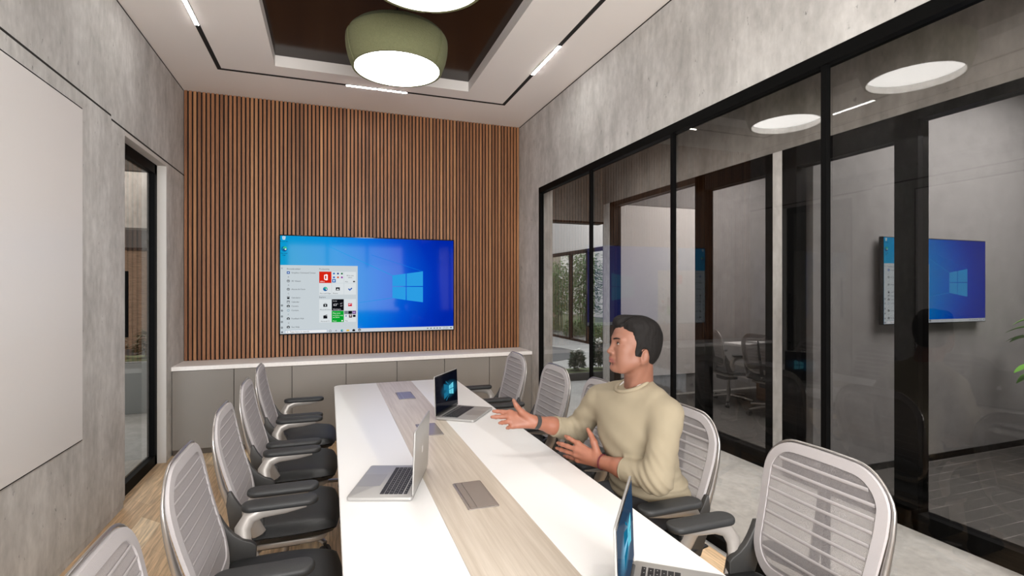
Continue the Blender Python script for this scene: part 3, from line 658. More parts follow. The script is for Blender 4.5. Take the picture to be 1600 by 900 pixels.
def make_laptop(name, label, loc, rz, open_deg=93, scr=None, W=0.335, D=0.232, H=0.232):
    """local frame: hinge along x at y=0, base towards -y, lid rises from the hinge"""
    t = thing(name, label, 'laptop', loc, rz, 'open silver grey laptops on the table')
    scr = scr or M_hero
    th = 0.0135
    base = MB().prism(rrect(-W/2, W/2, -D, 0.004, 0.012), 0.0012, th, 0.003).build('base', M_alu, t, local=True)
    for x in (-W/2+0.03, W/2-0.03):
        for y in (-D+0.03, -0.03): pass
    MB().box(-0.062, 0.062, -D+0.006, -D+0.095, th-0.0002, th+0.0004).build('trackpad', pm('trackpad', (0.36, 0.352, 0.345), 0.32, metal=0.35), base, local=True, smooth=0)
    MB().box(-W/2+0.027, W/2-0.027, -0.122, -0.018, th-0.0002, th+0.0003).build('keyboard_bed', pm('key_bed', (0.42, 0.41, 0.40), 0.45, metal=0.2), base, local=True, smooth=0)
    kb = MB(); x0 = -W/2+0.030; kwid = W-0.060
    layouts = [[1]*14, [1]*13+[1.5], [1.5]+[1]*13, [1.8]+[1]*11+[1.9], [2.3]+[1]*10+[2.4], [1, 1, 1, 1.3, 5.4, 1.3, 1, 1, 1, 1]]
    rowh = 0.0168
    for r_, lay in enumerate(layouts):
        tot = sum(lay); x = x0; yt = -0.021-r_*rowh; hh = rowh-0.0022
        if r_ == 0: hh = rowh-0.005
        for w_ in lay:
            ww = w_/tot*kwid; kb.box(x+0.001, x+ww-0.001, yt-hh, yt, th+0.0002, th+0.0016); x += ww
    lg = MB()
    kb.build('keys', M_key, base, local=True, smooth=0)
    for r_, lay in enumerate(layouts[:5]):
        tot = sum(lay); x = x0; yt = -0.021-r_*rowh
        for w_ in lay:
            ww = w_/tot*kwid; cx_, cy_ = x+ww/2, yt-rowh*0.42
            lg.box(cx_-0.0011, cx_+0.0011, cy_-0.0010, cy_+0.0010, th+0.0016, th+0.0018); x += ww
    lg.build('key_legends', M_legend, base, local=True, smooth=0)
    MB().tube([(-W/2+0.03, 0.001, th-0.001), (W/2-0.03, 0.001, th-0.001)], 0.0055, 10).build('hinge', M_char, t, local=True)
    R = Matrix.Translation((0, 0.002, th+0.001)) @ Matrix.Rotation(math.radians(90-open_deg), 4, 'X')
    lid = MB().prism([(x, z) for x, z in rrect(-W/2, W/2, 0.0, H, 0.012)], 0.0, 0.0055, 0.0015, M=R @ Matrix.Rotation(PI/2, 4, 'X') @ Matrix.Translation((0, 0, -0.0055))).build('lid', M_alu, t, local=True)
    # glass front, picture
    MB().box(-W/2+0.003, W/2-0.003, -0.0008, 0.0, 0.003, H-0.003, M=R).build('screen_glass', M_scrblk, lid, local=True, smooth=0)
    MB().box(-W/2+0.010, W/2-0.010, -0.0013, -0.0006, 0.018, H-0.011, M=R).build('screen', scr, lid, local=True, smooth=0)
    pn = MB(); ry = -0.0016
    def q(*pts): pn.add([R @ Vector((x, ry, z)) for x, z in pts], [(0, 1, 2, 3)])
    ex, ez = 0.062, 0.122
    pn.cur = 1
    q((ex-0.030, ez+0.003), (ex-0.002, ez+0.003), (ex-0.002, ez+0.030), (ex-0.030, ez+0.024)); q((ex+0.003, ez+0.003), (ex+0.036, ez+0.003), (ex+0.036, ez+0.037), (ex+0.003, ez+0.031))
    q((ex-0.030, ez-0.024), (ex-0.002, ez-0.030), (ex-0.002, ez-0.002), (ex-0.030, ez-0.002)); q((ex+0.003, ez-0.031), (ex+0.036, ez-0.037), (ex+0.036, ez-0.002), (ex+0.003, ez-0.002))
    pn.cur = 0; ry = -0.0014
    for z0_, z1_, xe, za, zb in ((0.004, 0.026, -0.105, 0.010, 0.046), (-0.026, -0.004, -0.105, -0.046, -0.010), (0.030, 0.036, -0.075, 0.052, 0.060), (-0.036, -0.030, -0.075, -0.060, -0.052)):
        q((ex-0.033, ez+z0_), (ex-0.033, ez+z1_), (ex+xe, ez+zb), (ex+xe, ez+za))
    pn.build('screen_emblem', [M_ray, M_pane], lid, local=True, smooth=0)
    # fruit emblem on the back of the lid
    lo = MB(); cz = H*0.52; pts = []
    for i in range(40):
        a = 2*PI*i/40; r_ = 0.0135*(1-0.10*abs(math.cos(a))**6*(1 if math.sin(a) > -2 else 0))
        x, z = r_*math.cos(a), 1.08*r_*math.sin(a)
        if abs(x) < 0.004: z -= 0.0022*(1-abs(x)/0.004)*(1 if z > 0 else -0.7)
        d_ = math.hypot(x-0.0165, z-0.002)
        if d_ < 0.0075: k_ = (0.0075-d_); x -= k_*0.9
        pts.append((x, cz+z))
    lo.add([R @ Vector((x, 0.0060, z)) for x, z in pts], [tuple(range(40))[::-1]])
    leaf = [(0.0005, cz+0.0155), (0.0015, cz+0.019), (0.0055, cz+0.0225), (0.0052, cz+0.0185), (0.0035, cz+0.0160)]
    lo.add([R @ Vector((x, 0.0060, z)) for x, z in leaf], [tuple(range(5))])
    lo.build('lid_emblem', M_logo, lid, local=True, smooth=0, fixn=False)
    return t
def at2(h0, h1):  # hinge line through two floor points -> centre, rotation; base lies to the right of h0->h1 direction turned -90
    cx, cy = (h0[0]+h1[0])/2, (h0[1]+h1[1])/2; a = math.atan2(h1[1]-h0[1], h1[0]-h0[0]); return cx, cy, a
# hinge direction h0 -> h1 has the base on its right-hand side
cx, cy, a = at2((0.275, 1.843), (0.382, 2.150)); a += PI
make_laptop('laptop', 'open laptop turned to the row of empty chairs, emblem on its lid', (cx, cy, TZ), a, 92)
cx, cy, a = at2((0.575, 2.925), (0.778, 3.203))
make_laptop('laptop', 'open laptop with a dark screen and bright window emblem, beside the outstretched hand', (cx, cy, TZ), a, 92)
cx, cy, a = at2((0.583, 0.949), (0.789, 1.210))
make_laptop('laptop', 'open laptop seen edge-on in front of the empty chair beside the seated man', (cx, cy, TZ), a, 92, M_hero2)

# ------------------------------------------------------------------ office chair (local frame: faces +x)
def make_chair(label, loc, rz):
    t = thing('office_chair', label, 'office chair', loc, rz, 'grey mesh office chairs')
    ZB, ZT = 0.50, 0.964
    def bx(y, z):
        q = (z-ZB)/(ZT-ZB)
        return -0.150-0.100*q-0.018*math.sin(q*PI)*0.6+0.020*math.cos(min(1, q*1.2)*PI)*0.3-0.10*(y*y)
    HW = 0.228
    def outline(ins):
        raw = rrect(-HW+ins, HW-ins, ZB+ins, ZT-ins, 0.120-ins, 9); pts = []
        for (y0, z0), (y1, z1) in zip(raw, raw[1:]+raw[:1]):
            k = 8 if abs(y1-y0)+abs(z1-z0) > 0.1 else 1
            for i in range(k): pts.append((y0+(y1-y0)*i/k, z0+(z1-z0)*i/k))
        out = []
        for y, z in pts:
            q = (z-ZB)/(ZT-ZB)
            out.append((y*(0.90+0.10*min(1, q*1.6)), z-0.014*(abs(y)/HW)**2*max(0, q)))
        return out
    o1, o2 = outline(0.004), outline(0.036)
    pan = MB(); n = len(o1)
    def P(y, z, off): return (bx(y, z)+off, y, z)
    vs = [P(y, z, 0.006) for y, z in o1]+[P(y, z, 0.008) for y, z in o2]+[P(y, z, -0.006) for y, z in o1]+[P(y, z, -0.004) for y, z in o2]
    fs = []
    for i in range(n):
        j = (i+1) % n
        fs += [(i, j, n+j, n+i), (2*n+i, 3*n+i, 3*n+j, 2*n+j), (i, 2*n+i, 2*n+j, j), (n+i, n+j, 3*n+j, 3*n+i)]
    pan.add(vs, fs)
    # moulded cross ribs
    zs = [0.893-k*0.0385 for k in range(9)]
    for z in zs:
        q = (z-ZB)/(ZT-ZB); hw = HW*(0.90+0.10*min(1, q*1.6))-0.040
        dz = min(ZT-0.036-0.012-z, z-ZB-0.036); ri = 0.086
        if dz < ri: hw -= ri-math.sqrt(max(0, ri*ri-(ri-dz)**2))
        pan.tube([P(y, z, 0.005) for y in np.linspace(-hw, hw, 13)], 0.0060, 8, 0.28, Vector((1, 0, 0)))
    pan.build('backrest', M_fab, t, local=True, smooth=60)
    ne = MB(); ny, nz = 12, 14; vs = []; fs = []
    cen = [(0, 0)]
    # fan of rings from the inner outline to the centre
    rings = [1.0, 0.75, 0.5, 0.25]
    cy0, cz0 = 0.0, (ZB+ZT)/2
    for k in rings:
        for y, z in o2: yy, zz = cy0+(y-cy0)*k, cz0+(z-cz0)*k; vs.append(P(yy, zz, 0.003))
    vs.append(P(0, cz0, 0.003))
    for k in range(len(rings)-1):
        for i in range(n): j = (i+1) % n; fs.append((k*n+i, k*n+j, (k+1)*n+j, (k+1)*n+i))
    k = len(rings)-1
    for i in range(n): fs.append((k*n+i, k*n+(i+1) % n, len(vs)-1))
    ne.add(vs, fs); ne.build('mesh_panel', M_net, t, local=True, smooth=60)
    # silver hoop round the back
    hoop = MB(); hp = outline(-0.002)
    hoop.tube([P(y, z, -0.006-0.016*max(0, min(1, (0.92-z)/0.25))) for y, z in hp], [0.0045+0.0115*max(0, min(1, (0.90-z)/0.30)) for y, z in hp], 8, 1.0, Vector((1, 0, 0)), close=True)
    hoop.build('back_hoop', M_silver, t, local=True, smooth=60)
    # dark spine and yoke behind
    MB().tube([(-0.125, 0, 0.40), (-0.185, 0, 0.46), (-0.215, 0, 0.60), (-0.245, 0, 0.76), (-0.262, 0, 0.885)], [0.03, 0.03, 0.021, 0.018, 0.014], 10, 0.6, Vector((0, 1, 0))).build('spine', M_char, t, local=True)
    lum = MB().tube([P(y, 0.56+0.02*math.cos(y*7), -0.03) for y in np.linspace(-0.19, 0.19, 12)], [0.02]+[0.034]*10+[0.02], 8, 0.45, Vector((1, 0, 0)))
    lum.build('lumbar_support', M_char, t, local=True)
    for s in (-1, 1):
        yk = MB()
        prof = [(-0.200, 0.650), (-0.190, 0.650), (-0.174, 0.618), (-0.158, 0.592), (-0.140, 0.570), (-0.112, 0.548), (-0.080, 0.534), (-0.066, 0.52), (-0.066, 0.44), (-0.10, 0.40), (-0.16, 0.41), (-0.195, 0.50), (-0.208, 0.60)]
        R = Matrix(((1, 0, 0, 0), (0, 0, -1, 0), (0, 1, 0, 0), (0, 0, 0, 1)))
        yk.prism(prof, -(s*0.222)-0.012, -(s*0.222)+0.012, 0.004, M=R)
        yk.build('yoke', M_char, t, local=True)
        ar = MB().tube([(-0.085, s*0.228, 0.46), (-0.115, s*0.24, 0.525), (-0.118, s*0.252, 0.575), (-0.095, s*0.26, 0.612), (-0.05, s*0.265, 0.628), (0.03, s*0.266, 0.632), (0.11, s*0.266, 0.636)],
                       [0.030, 0.031, 0.029, 0.027, 0.027, 0.026, 0.016], 12, 0.62, Vector((0, 1, 0)))
        arm = ar.build('armrest', M_armgrey, t, local=True)
        MB().prism(rrect(-0.125, 0.155, -0.042, 0.042, 0.040, 8), 0.638, 0.664, 0.010, M=Matrix.Translation((0, s*0.266, 0))).build('arm_pad', M_pad, arm, local=True)
    # seat cushion: soft slab
    se = MB(); rows = []; nx, nyy = 22, 20
    top = []; 
    def seatpt(u, v, side):
        ex = 4.0; k = max(abs(u), abs(v)); 
        x = 0.02+0.225*u*math.sqrt(max(0, 1-0.36*v*v*(0.5+0.5*u)*0.5)); y = 0.245*v*math.sqrt(max(0, 1-0.30*u*u*0.5))
        e = max(0.0, 1-(abs(u)**ex)) * max(0.0, 1-(abs(v)**ex)); h = e**0.34
        z = 0.437+side*(0.054 if side > 0 else 0.042)*h
        if side > 0: z += -0.010*(1-v*v)*h-0.016*max(0, u)**2*h+0.004
        return (x, y, z)
    for side in (1, -1):
        vs = [seatpt(-1+2*i/nx, -1+2*j/nyy, side) for i in range(nx+1) for j in range(nyy+1)]
        fs = [(i*(nyy+1)+j, (i+1)*(nyy+1)+j, (i+1)*(nyy+1)+j+1, i*(nyy+1)+j+1) for i in range(nx) for j in range(nyy)]
        se.add(vs, fs)
    bm = bmesh.new(); me = bpy.data.meshes.new('tmp'); me.from_pydata(se.v, [], se.f); bm.from_mesh(me); bmesh.ops.remove_doubles(bm, verts=bm.verts[:], dist=0.0006)
    MB().bm(bm).build('seat', M_seat, t, local=True, smooth=70); bpy.data.meshes.remove(me)
    MB().prism(rrect(-0.16, 0.19, -0.20, 0.20, 0.07), 0.372, 0.398, 0.008).build('seat_pan', M_armgrey, t, local=True)
    MB().box(-0.13, 0.08, -0.09, 0.09, 0.315, 0.375, 0.015).build('mechanism', M_char, t, local=True)
    MB().tube([(0.0, 0, 0.085), (0.0, 0, 0.20)], 0.026, 14).tube([(0.0, 0, 0.20), (0.0, 0, 0.33)], 0.017, 14).build('gas_lift', M_silver, t, local=True)
    for k in range(5):
        a = 2*PI*k/5+0.3; ca, sa = math.cos(a), math.sin(a)
        MB().tube([(0.0, 0.0, 0.105), (0.12*ca, 0.12*sa, 0.098), (0.30*ca, 0.30*sa, 0.072)], [0.026, 0.021, 0.015], 8, 0.8).build('base_leg', M_silver, t, local=True)
        cs = MB()
        for d in (-1, 1):
            R = Matrix.Translation((0.30*ca-sa*d*0.014, 0.30*sa+ca*d*0.014, 0.029)) @ Matrix.Rotation(a, 4, 'Z') @ Matrix.Rotation(PI/2, 4, 'X')
            cs.lathe([(0.0005, -0.009), (0.026, -0.009), (0.029, -0.005), (0.029, 0.005), (0.026, 0.009), (0.0005, 0.009)], (0, 0, 0), 16, M=R)
        cs.tube([(0.30*ca, 0.30*sa, 0.03), (0.30*ca, 0.30*sa, 0.072)], 0.008, 8)
        cs.build('caster', M_char, t, local=True)
    return t
CH_L = [3.93, 3.30, 2.63, 1.95, 1.27]
lab_l = ['grey mesh office chair on the whiteboard side of the table, first from the cabinets', 'grey mesh office chair on the whiteboard side of the table, second from the cabinets',
         'grey mesh office chair on the whiteboard side, third from the cabinets', 'grey mesh office chair on the whiteboard side, fourth from the cabinets',
         'grey mesh office chair under the whiteboard, fifth from the cabinets, only its top showing']
ch0 = make_chair(lab_l[0], (-0.197, CH_L[0], 0), 0)
for y, lb in list(zip(CH_L, lab_l))[1:]: dup(ch0, (-0.197, y, 0), 0, lb)
CH_R = [(1.19, 3.95, PI, 'grey mesh office chair on the glass wall side, first from the cabinets'),
        (1.22, 3.24, PI, 'grey mesh office chair on the glass wall side, second from the cabinets'),
        (1.235, 2.62, PI, 'grey mesh office chair on the glass wall side, mostly hidden behind the seated man'),
        (1.262, 1.935, PI, 'grey mesh office chair the man in the beige sweater sits on'),
        (1.28, 1.25, PI, 'empty grey mesh office chair beside the seated man, facing the edge-on laptop')]
for x, y, rz, lb in CH_R: dup(ch0, (x, y, 0), rz, lb)

# ------------------------------------------------------------------ across the corridor
CX = 3.41
wc = MB()
wc.box(CX, CX+0.15, YB, 5.97, 2.60, ZC)
struct('wall_corridor', wc, M_conc_dark)
struct('wall_pier', MB().box(CX, CX+0.15, 3.133, 3.225, 0, 2.5995).box(CX, CX+0.15, 5.81, 5.97, 0, 2.5995), M_conc)  # lighter concrete than the wall above; light from the floor put into colour
struct('wall_lintel', MB().box(XR+0.16, CX, 5.97, 6.12, 2.37, ZC), M_conc_dark)
struct('trim_2', MB().box(XR+0.16, CX, 5.965, 6.125, 2.345, 2.37), M_brownblk)
struct('ceiling_corridor', MB().box(XR+0.16, 8.0, YB-0.15, 6.12, ZC, ZC+0.1), M_white)
# office across: window, then the door leaf
w3 = sempty('window_3', (CX+0.05, 5.0, 0))
f = MB().box(CX, CX+0.1, 4.17, 5.81, 2.54, 2.60).box(CX, CX+0.1, 4.17, 5.81, 0, 0.07).box(CX, CX+0.1, 5.70, 5.81, 0, 2.6)
f.build('window_frame', M_brownblk, w3, smooth=0)
MB().box(CX+0.045, CX+0.055, 4.17, 5.70, 0.06, 2.55).build('glass_pane', M_glass2, w3, smooth=0)
def glassdoor(name, y0, y1, st, handle_y, hz, mat):
    d = sempty(name, (CX+0.05, (y0+y1)/2, 0))
    f = MB().box(CX, CX+0.1, y0, y0+st[0], 0, 2.6).box(CX, CX+0.1, y1-st[1], y1, 0, 2.6).box(CX, CX+0.1, y0, y1, 2.44, 2.6).box(CX, CX+0.1, y0, y1, 0, 0.13)
    f.build('door_frame', mat, d, smooth=0)
    MB().box(CX+0.045, CX+0.055, y0+st[0]-0.01, y1-st[1]+0.01, 0.12, 2.45).build('glass_pane', M_glass2, d, smooth=0)
    MB().tube([(CX-0.035, handle_y, hz[0]), (CX-0.035, handle_y, hz[1])], 0.013, 8).tube([(CX, handle_y, hz[0]+0.05), (CX-0.035, handle_y, hz[0]+0.05)], 0.009, 8).tube([(CX, handle_y, hz[1]-0.05), (CX-0.035, handle_y, hz[1]-0.05)], 0.009, 8).build('door_handle', M_black, d)
glassdoor('door_2', 3.225, 4.17, (0.075, 0.14), 4.02, (1.02, 1.5), M_black)
glassdoor('door_3', 2.13, 3.133, (0.14, 0.135), 3.06, (1.02, 1.5), M_black)
w4 = sempty('window_4', (CX+0.05, 0.5, 0))
f = MB().box(CX, CX+0.1, YB, 2.13, 2.54, 2.60).box(CX, CX+0.1, YB, 2.13, 0, 0.11)
for y in (0.95, -0.3): f.box(CX, CX+0.1, y-0.03, y+0.03, 0, 2.6)
f.build('window_frame', M_black, w4, smooth=0)
for a_, b_ in ((0.95, 2.13), (-0.3, 0.95), (YB, -0.3)): MB().box(CX+0.045, CX+0.055, a_, b_, 0.10, 2.55).build('glass_pane', M_glass2, w4, smooth=0)
# room walls across the corridor
struct('wall_office', MB().box(CX+0.15, 8.0, 6.10, 6.25, 0, ZC).box(7.0, 7.1, 3.16, 6.1, 0, ZC), M_plaster)
struct('wall_partition', MB().box(CX+0.15, 8.0, 2.98, 3.16, 0, ZC), M_plaster)
struct('wall_lounge', MB().box(7.9, 8.0, YB, 2.98, 0, ZC).box(CX, 8.0, YB-0.15, YB, 0, ZC).box(XR+0.16, CX, YB-0.15, YB, 0, ZC), M_plaster)
struct('baseboard_lounge', MB().box(CX+0.15, 7.9, 2.965, 2.98, 0, 0.05), M_black)
t = thing('whiteboard', 'tall white board on the office wall across the corridor', 'whiteboard', (4.35, 6.1, 0.27))
MB().box(3.70, 4.99, 6.088, 6.098, 0.265, 2.645).build('backing', M_black, t, smooth=0)
MB().box(3.707, 4.983, 6.082, 6.088, 0.272, 2.638).build('panel', M_board, t, smooth=0)
# second screen on the lounge wall
LSX0, LSX1, LSZ0, LSZ1, LY = 4.255, 5.56, 1.205, 1.915, 2.98
tv2 = dup(tv, ((LSX0+LSX1)/2, LY, LSZ0), 0, 'smaller wall screen with the same blue desktop, in the room across the corridor')
tv2.scale = ((LSX1-LSX0)/(TVX1-TVX0), 1, (LSZ1-LSZ0)/(TVZ1-TVZ0))
# office table and two chairs seen through the door
ot = thing('office_table', 'white topped wooden table in the office across the corridor', 'table', (5.65, 4.6, 0))
MB().box(5.15, 6.15, 3.5, 5.7, 0.715, 0.75, 0.004).build('tabletop', M_tabw, ot)
Mow = grainwood('brown_veneer', srgb(120, 88, 62), srgb(150, 114, 84), (50, 3, 50), 0.5)
MB().box(5.42, 5.95, 5.2, 5.4, 0, 0.714).build('leg', Mow, ot, smooth=0)
MB().box(5.42, 5.95, 3.8, 4.0, 0, 0.714).build('leg', Mow, ot, smooth=0)
dup(ch0, (4.92, 5.36, 0), -0.15, 'grey office chair tucked at the office table, one closer to the tall white board', 'office chairs across the corridor')
dup(ch0, (4.95, 4.68, 0), 0.12, 'grey office chair at the office table, partly behind the door frame', 'office chairs across the corridor')
lp = thing('office_laptop', 'dark open laptop on the office table across the corridor', 'laptop', (5.42, 5.1, 0.75))
MB().box(5.20, 5.43, 4.94, 5.27, 0.7515, 0.764, 0.003).build('base', M_char, lp)
MB().box(5.425, 5.433, 4.94, 5.27, 0.764, 0.985, 0.003, M=Matrix.Translation((5.43, 0, 0.764)) @ Matrix.Rotation(0.2, 4, 'Y') @ Matrix.Translation((-5.43, 0, -0.764))).build('lid', M_char, lp)

# ------------------------------------------------------------------ plants
M_leaf = pm('leaf_green', (0.15, 0.27, 0.075), 0.55, var=0.4, vscale=3)
M_leafb = pm('leaf_bright', (0.16, 0.42, 0.05), 0.45, var=0.2, vscale=5)
M_leafd = pm('leaf_dark', (0.075, 0.12, 0.065), 0.5, var=0.4, vscale=4)
M_stem = pm('bamboo_stem', (0.12, 0.14, 0.05), 0.6)
M_flower = pm('white_petal', (0.72, 0.72, 0.68), 0.6)
M_plant = pm('planter_grey', (0.21, 0.215, 0.20), 0.7)
def leafquad(mb, p, d, n, l, w):
    d = Vector(d).normalized(); s = d.cross(Vector(n)); 
    if s.length < 1e-3: s = d.cross(Vector((1, 0, 0)))
    s.normalize(); u = s.cross(d); p = Vector(p)
    mb.add([p, p+d*l*0.45+s*w+u*w*0.3, p+d*l-u*l*0.12, p+d*l*0.45-s*w+u*w*0.3], [(0, 1, 2), (0, 2, 3)])
def bamboo(x, y, h, label, nl=2600, spread=0.48):
    t = thing('bamboo_tree', label, 'tree', (x, y, 0), 0, 'bamboo in the courtyard')
    st = MB(); lf = MB()
    for k in range(6):
        bx_, by_ = x+random.uniform(-0.25, 0.25), y+random.uniform(-0.25, 0.25); hh = h*random.uniform(0.8, 1.05)
        lx, ly = random.uniform(-0.3, 0.3), random.uniform(-0.3, 0.3)
        pts = [(bx_+lx*q*q, by_+ly*q*q, hh*q) for q in np.linspace(0, 1, 8)]
        st.tube(pts, [0.02*(1-0.7*q) for q in np.linspace(0, 1, 8)], 6)
        for i in range(nl//6):
            q = random.uniform(0.28, 1.0); r = spread*random.random()**0.6*(1.1-0.55*abs(q-0.6)); a = random.uniform(0, 2*PI)
            p = (bx_+lx*q*q+r*math.cos(a), by_+ly*q*q+r*math.sin(a), hh*q+random.uniform(-0.1, 0.1))
            leafquad(lf, p, (math.cos(a)+random.uniform(-.5, .5), math.sin(a)+random.uniform(-.5, .5), random.uniform(-0.9, 0.2)), (0, 0, 1), random.uniform(0.10, 0.17), 0.024)
    st.build('stem', M_stem, t); lf.build('foliage', M_leaf, t, smooth=0, fixn=False); return t
def shrub(name, x, y, z, r, h, mat, label, n=500, ll=0.09, flowers=0, group=None):
    t = thing(name, label, 'plant', (x, y, z), 0, group); lf = MB(); st = MB()
    for k in range(7):
        a = random.uniform(0, 2*PI); q = random.uniform(0.2, 0.8)
        st.tube([(x, y, z), (x+r*q*0.5*math.cos(a), y+r*q*0.5*math.sin(a), z+h*0.5), (x+r*q*math.cos(a), y+r*q*math.sin(a), z+h*0.85)], 0.006, 5)
    for i in range(n):
        a = random.uniform(0, 2*PI); e = random.uniform(0.1, 1); q = random.random()**0.4
        p = (x+r*q*math.cos(a)*math.sqrt(max(0.05, 1-e*e*0.8)), y+r*q*math.sin(a)*math.sqrt(max(0.05, 1-e*e*0.8)), z+h*e*(0.5+0.5*q))
        leafquad(lf, p, (math.cos(a), math.sin(a), random.uniform(-0.3, 0.9)), (0, 0, 1), random.uniform(0.7, 1.2)*ll, ll*0.24)
    st.build('stem', M_stem, t); lf.build('foliage', mat, t, smooth=0, fixn=False)
    if flowers:
        fl = MB()
        for i in range(flowers):
            a = random.uniform(0, 2*PI); e = random.uniform(0.3, 1.05); q = random.uniform(0.6, 1.05)
            fl.ball((x+r*q*math.cos(a)*math.sqrt(max(0.1, 1-e*e*0.7)), y+r*q*math.sin(a)*math.sqrt(max(0.1, 1-e*e*0.7)), z+h*e), (0.022, 0.022, 0.03), 6)
        fl.build('blossom', M_flower, t)
    return t
# broad-leaved plant in the lounge
t = thing('potted_plant', 'bright green broad-leaved plant at the edge of the room across the corridor', 'plant', (5.76, 2.40, 0))
MB().lathe([(0.0005, 0), (0.13, 0), (0.17, 0.36), (0.155, 0.36), (0.15, 0.33), (0.0005, 0.33)], (5.76, 2.40, 0), 28).build('pot', M_char, t)
lf = MB(); st = MB()
for i in range(22):
    a = 2*PI*i/22*2.4; e = 0.45+0.75*((i*7) % 22)/22; r = 0.16+0.22*((i*5) % 11)/11
    p0 = Vector((5.76, 2.40, 0.34)); p1 = p0+Vector((0.6*r*math.cos(a), 0.6*r*math.sin(a), e*0.75)); d = Vector((math.cos(a), math.sin(a), 0.25))
    st.tube([p0, (p0+p1)/2+Vector((0, 0, 0.06)), p1], 0.005, 5)
    L_ = random.uniform(0.20, 0.28); w_ = 0.055; s_ = d.cross(Vector((0, 0, 1))).normalized(); vs = []; nn = 7
    for k in range(nn+1):
        q = k/nn; c_ = p1+d*(L_*q)+Vector((0, 0, 0.06*q-0.16*q*q)); ww = w_*math.sin(PI*min(1, q*0.92+0.06))**0.8
        vs += [c_-s_*ww+Vector((0, 0, 0.25*ww)), c_, c_+s_*ww+Vector((0, 0, 0.25*ww))]
    lf.add(vs, [(3*k+b, 3*k+b+1, 3*k+b+4, 3*k+b+3) for k in range(nn) for b in (0, 1)])
st.build('stem', M_stem, t); lf.build('foliage', M_leafb, t, smooth=60, fixn=False)

# ------------------------------------------------------------------ atrium beyond the corridor
GX = 6.57
struct('wall_atrium', MB().box(GX, GX+0.2, 6.25, 17.0, 2.55, 4.4).box(1.2, GX+0.2, 17.0, 17.2, 0, 4.4), M_jamb)
struct('wall_shaft', MB().box(0.9, 1.05, 6.6, 17.0, 0, 4.4), M_conc_dark)
struct('ceiling_atrium', MB().box(0.9, 8.0, 6.12, 6.3, ZC, 4.5).box(0.9, 2.4, 6.3, 17.2, 4.4, 4.5), M_white)
w5 = sempty('window_5', (GX, 11, 0))
f = MB().box(GX-0.03, GX+0.06, 6.3, 17.0, 2.46, 2.56).box(GX-0.03, GX+0.06, 6.3, 17.0, 0, 0.06)
for y in (13.4, 12.35, 10.3, 8.6, 7.0, 15.4): f.box(GX-0.03, GX+0.06, y-0.05, y+0.05, 0, 2.5)
f.build('window_frame', M_brownblk, w5, smooth=0)
for a_, b_ in ((15.4, 17.0), (13.4, 15.4), (12.35, 13.4), (10.3, 12.35), (8.6, 10.3), (7.0, 8.6)): MB().box(GX+0.01, GX+0.02, a_, b_, 0.05, 2.5).build('glass_pane', M_glass3, w5, smooth=0)
struct('ground_courtyard', MB().box(GX+0.2, 20, 6.3, 30, -0.12, -0.02), pm('soil', (0.10, 0.12, 0.05), 0.9, var=0.4, vscale=3))
for i, (x, y, h) in enumerate(((8.0, 17.2, 2.4), (8.0, 15.2, 2.75), (8.1, 13.2, 2.6), (8.0, 11.3, 2.3))):
    bamboo(x, y, h, ['slender bamboo clump behind the far mullion of the courtyard glazing', 'tallest leafy bamboo clump in the courtyard', 'bamboo clump in the courtyard, behind the dark post', 'small bamboo clump beside the dark post of the courtyard glazing'][i])
for i, (x, y) in enumerate(((7.15, 16.2), (7.15, 14.3), (7.15, 12.6), (7.15, 11.0))):
    shrub('courtyard_shrub', x, y, -0.018, 0.34, 0.55, M_leaf, ['low green shrub at the far end of the courtyard bed', 'low green shrub under the tallest bamboo', 'low green shrub below the dark post', 'low green shrub at the near end of the courtyard bed'][i], 600, 0.10, 0, 'low shrubs in the courtyard')
struct('wall_court', MB().box(13.0, 13.2, 8, 40, 0, 7), pm('court_wall', (0.62, 0.58, 0.52), 0.8, var=0.25, vscale=1.5))
bd = thing('stone_building', 'brown stone clad building across the courtyard', 'building', (8.6, 21, 0))
MB().box(7.6, 9.2, 20, 22, 0, 2.1).build('wall', pm('brown_stone', (0.30, 0.23, 0.17), 0.8, var=0.5, vscale=9), bd, smooth=0)
MB().box(7.5, 9.3, 19.9, 22.1, 2.1, 2.9).build('upper_wall', pm('tan_render', (0.42, 0.36, 0.29), 0.8, var=0.2), bd, smooth=0)
# dark round inlay, planter with white flowers
tag(MB().lathe([(0.0005, 0), (1.75, 0), (1.75, 0.006)], (3.75, 11.2, 0.001), 64).build('floor_rug', pm('dark_rug', (0.075, 0.074, 0.075), 0.9), smooth=0), 'dark grey round rug on the atrium floor', 'rug')
pl = thing('planter_box', 'long low dark planter box at the end of the corridor', 'planter', (4.1, 7.7, 0))
MB().box(3.3, 5.3, 7.45, 7.95, 0, 0.12, 0.01).build('box', M_char, pl); MB().box(3.34, 5.26, 7.49, 7.91, 0.12, 0.125).build('soil', MATS['soil'], pl, smooth=0)
for i, x in enumerate((3.90, 4.30, 4.70, 5.10)):
    shrub('flower_shrub', x, 7.7, 0.15, 0.095, (0.30, 0.46, 0.58, 0.5)[i], M_leafd, ['dark leaved white flowering shrub at the open end of the planter box', 'white flowering shrub second along the planter box', 'white flowering shrub third along the planter box', 'white flowering shrub at the hidden end of the planter box'][i], 520, 0.09, 26, 'white flowering shrubs in the planter box')

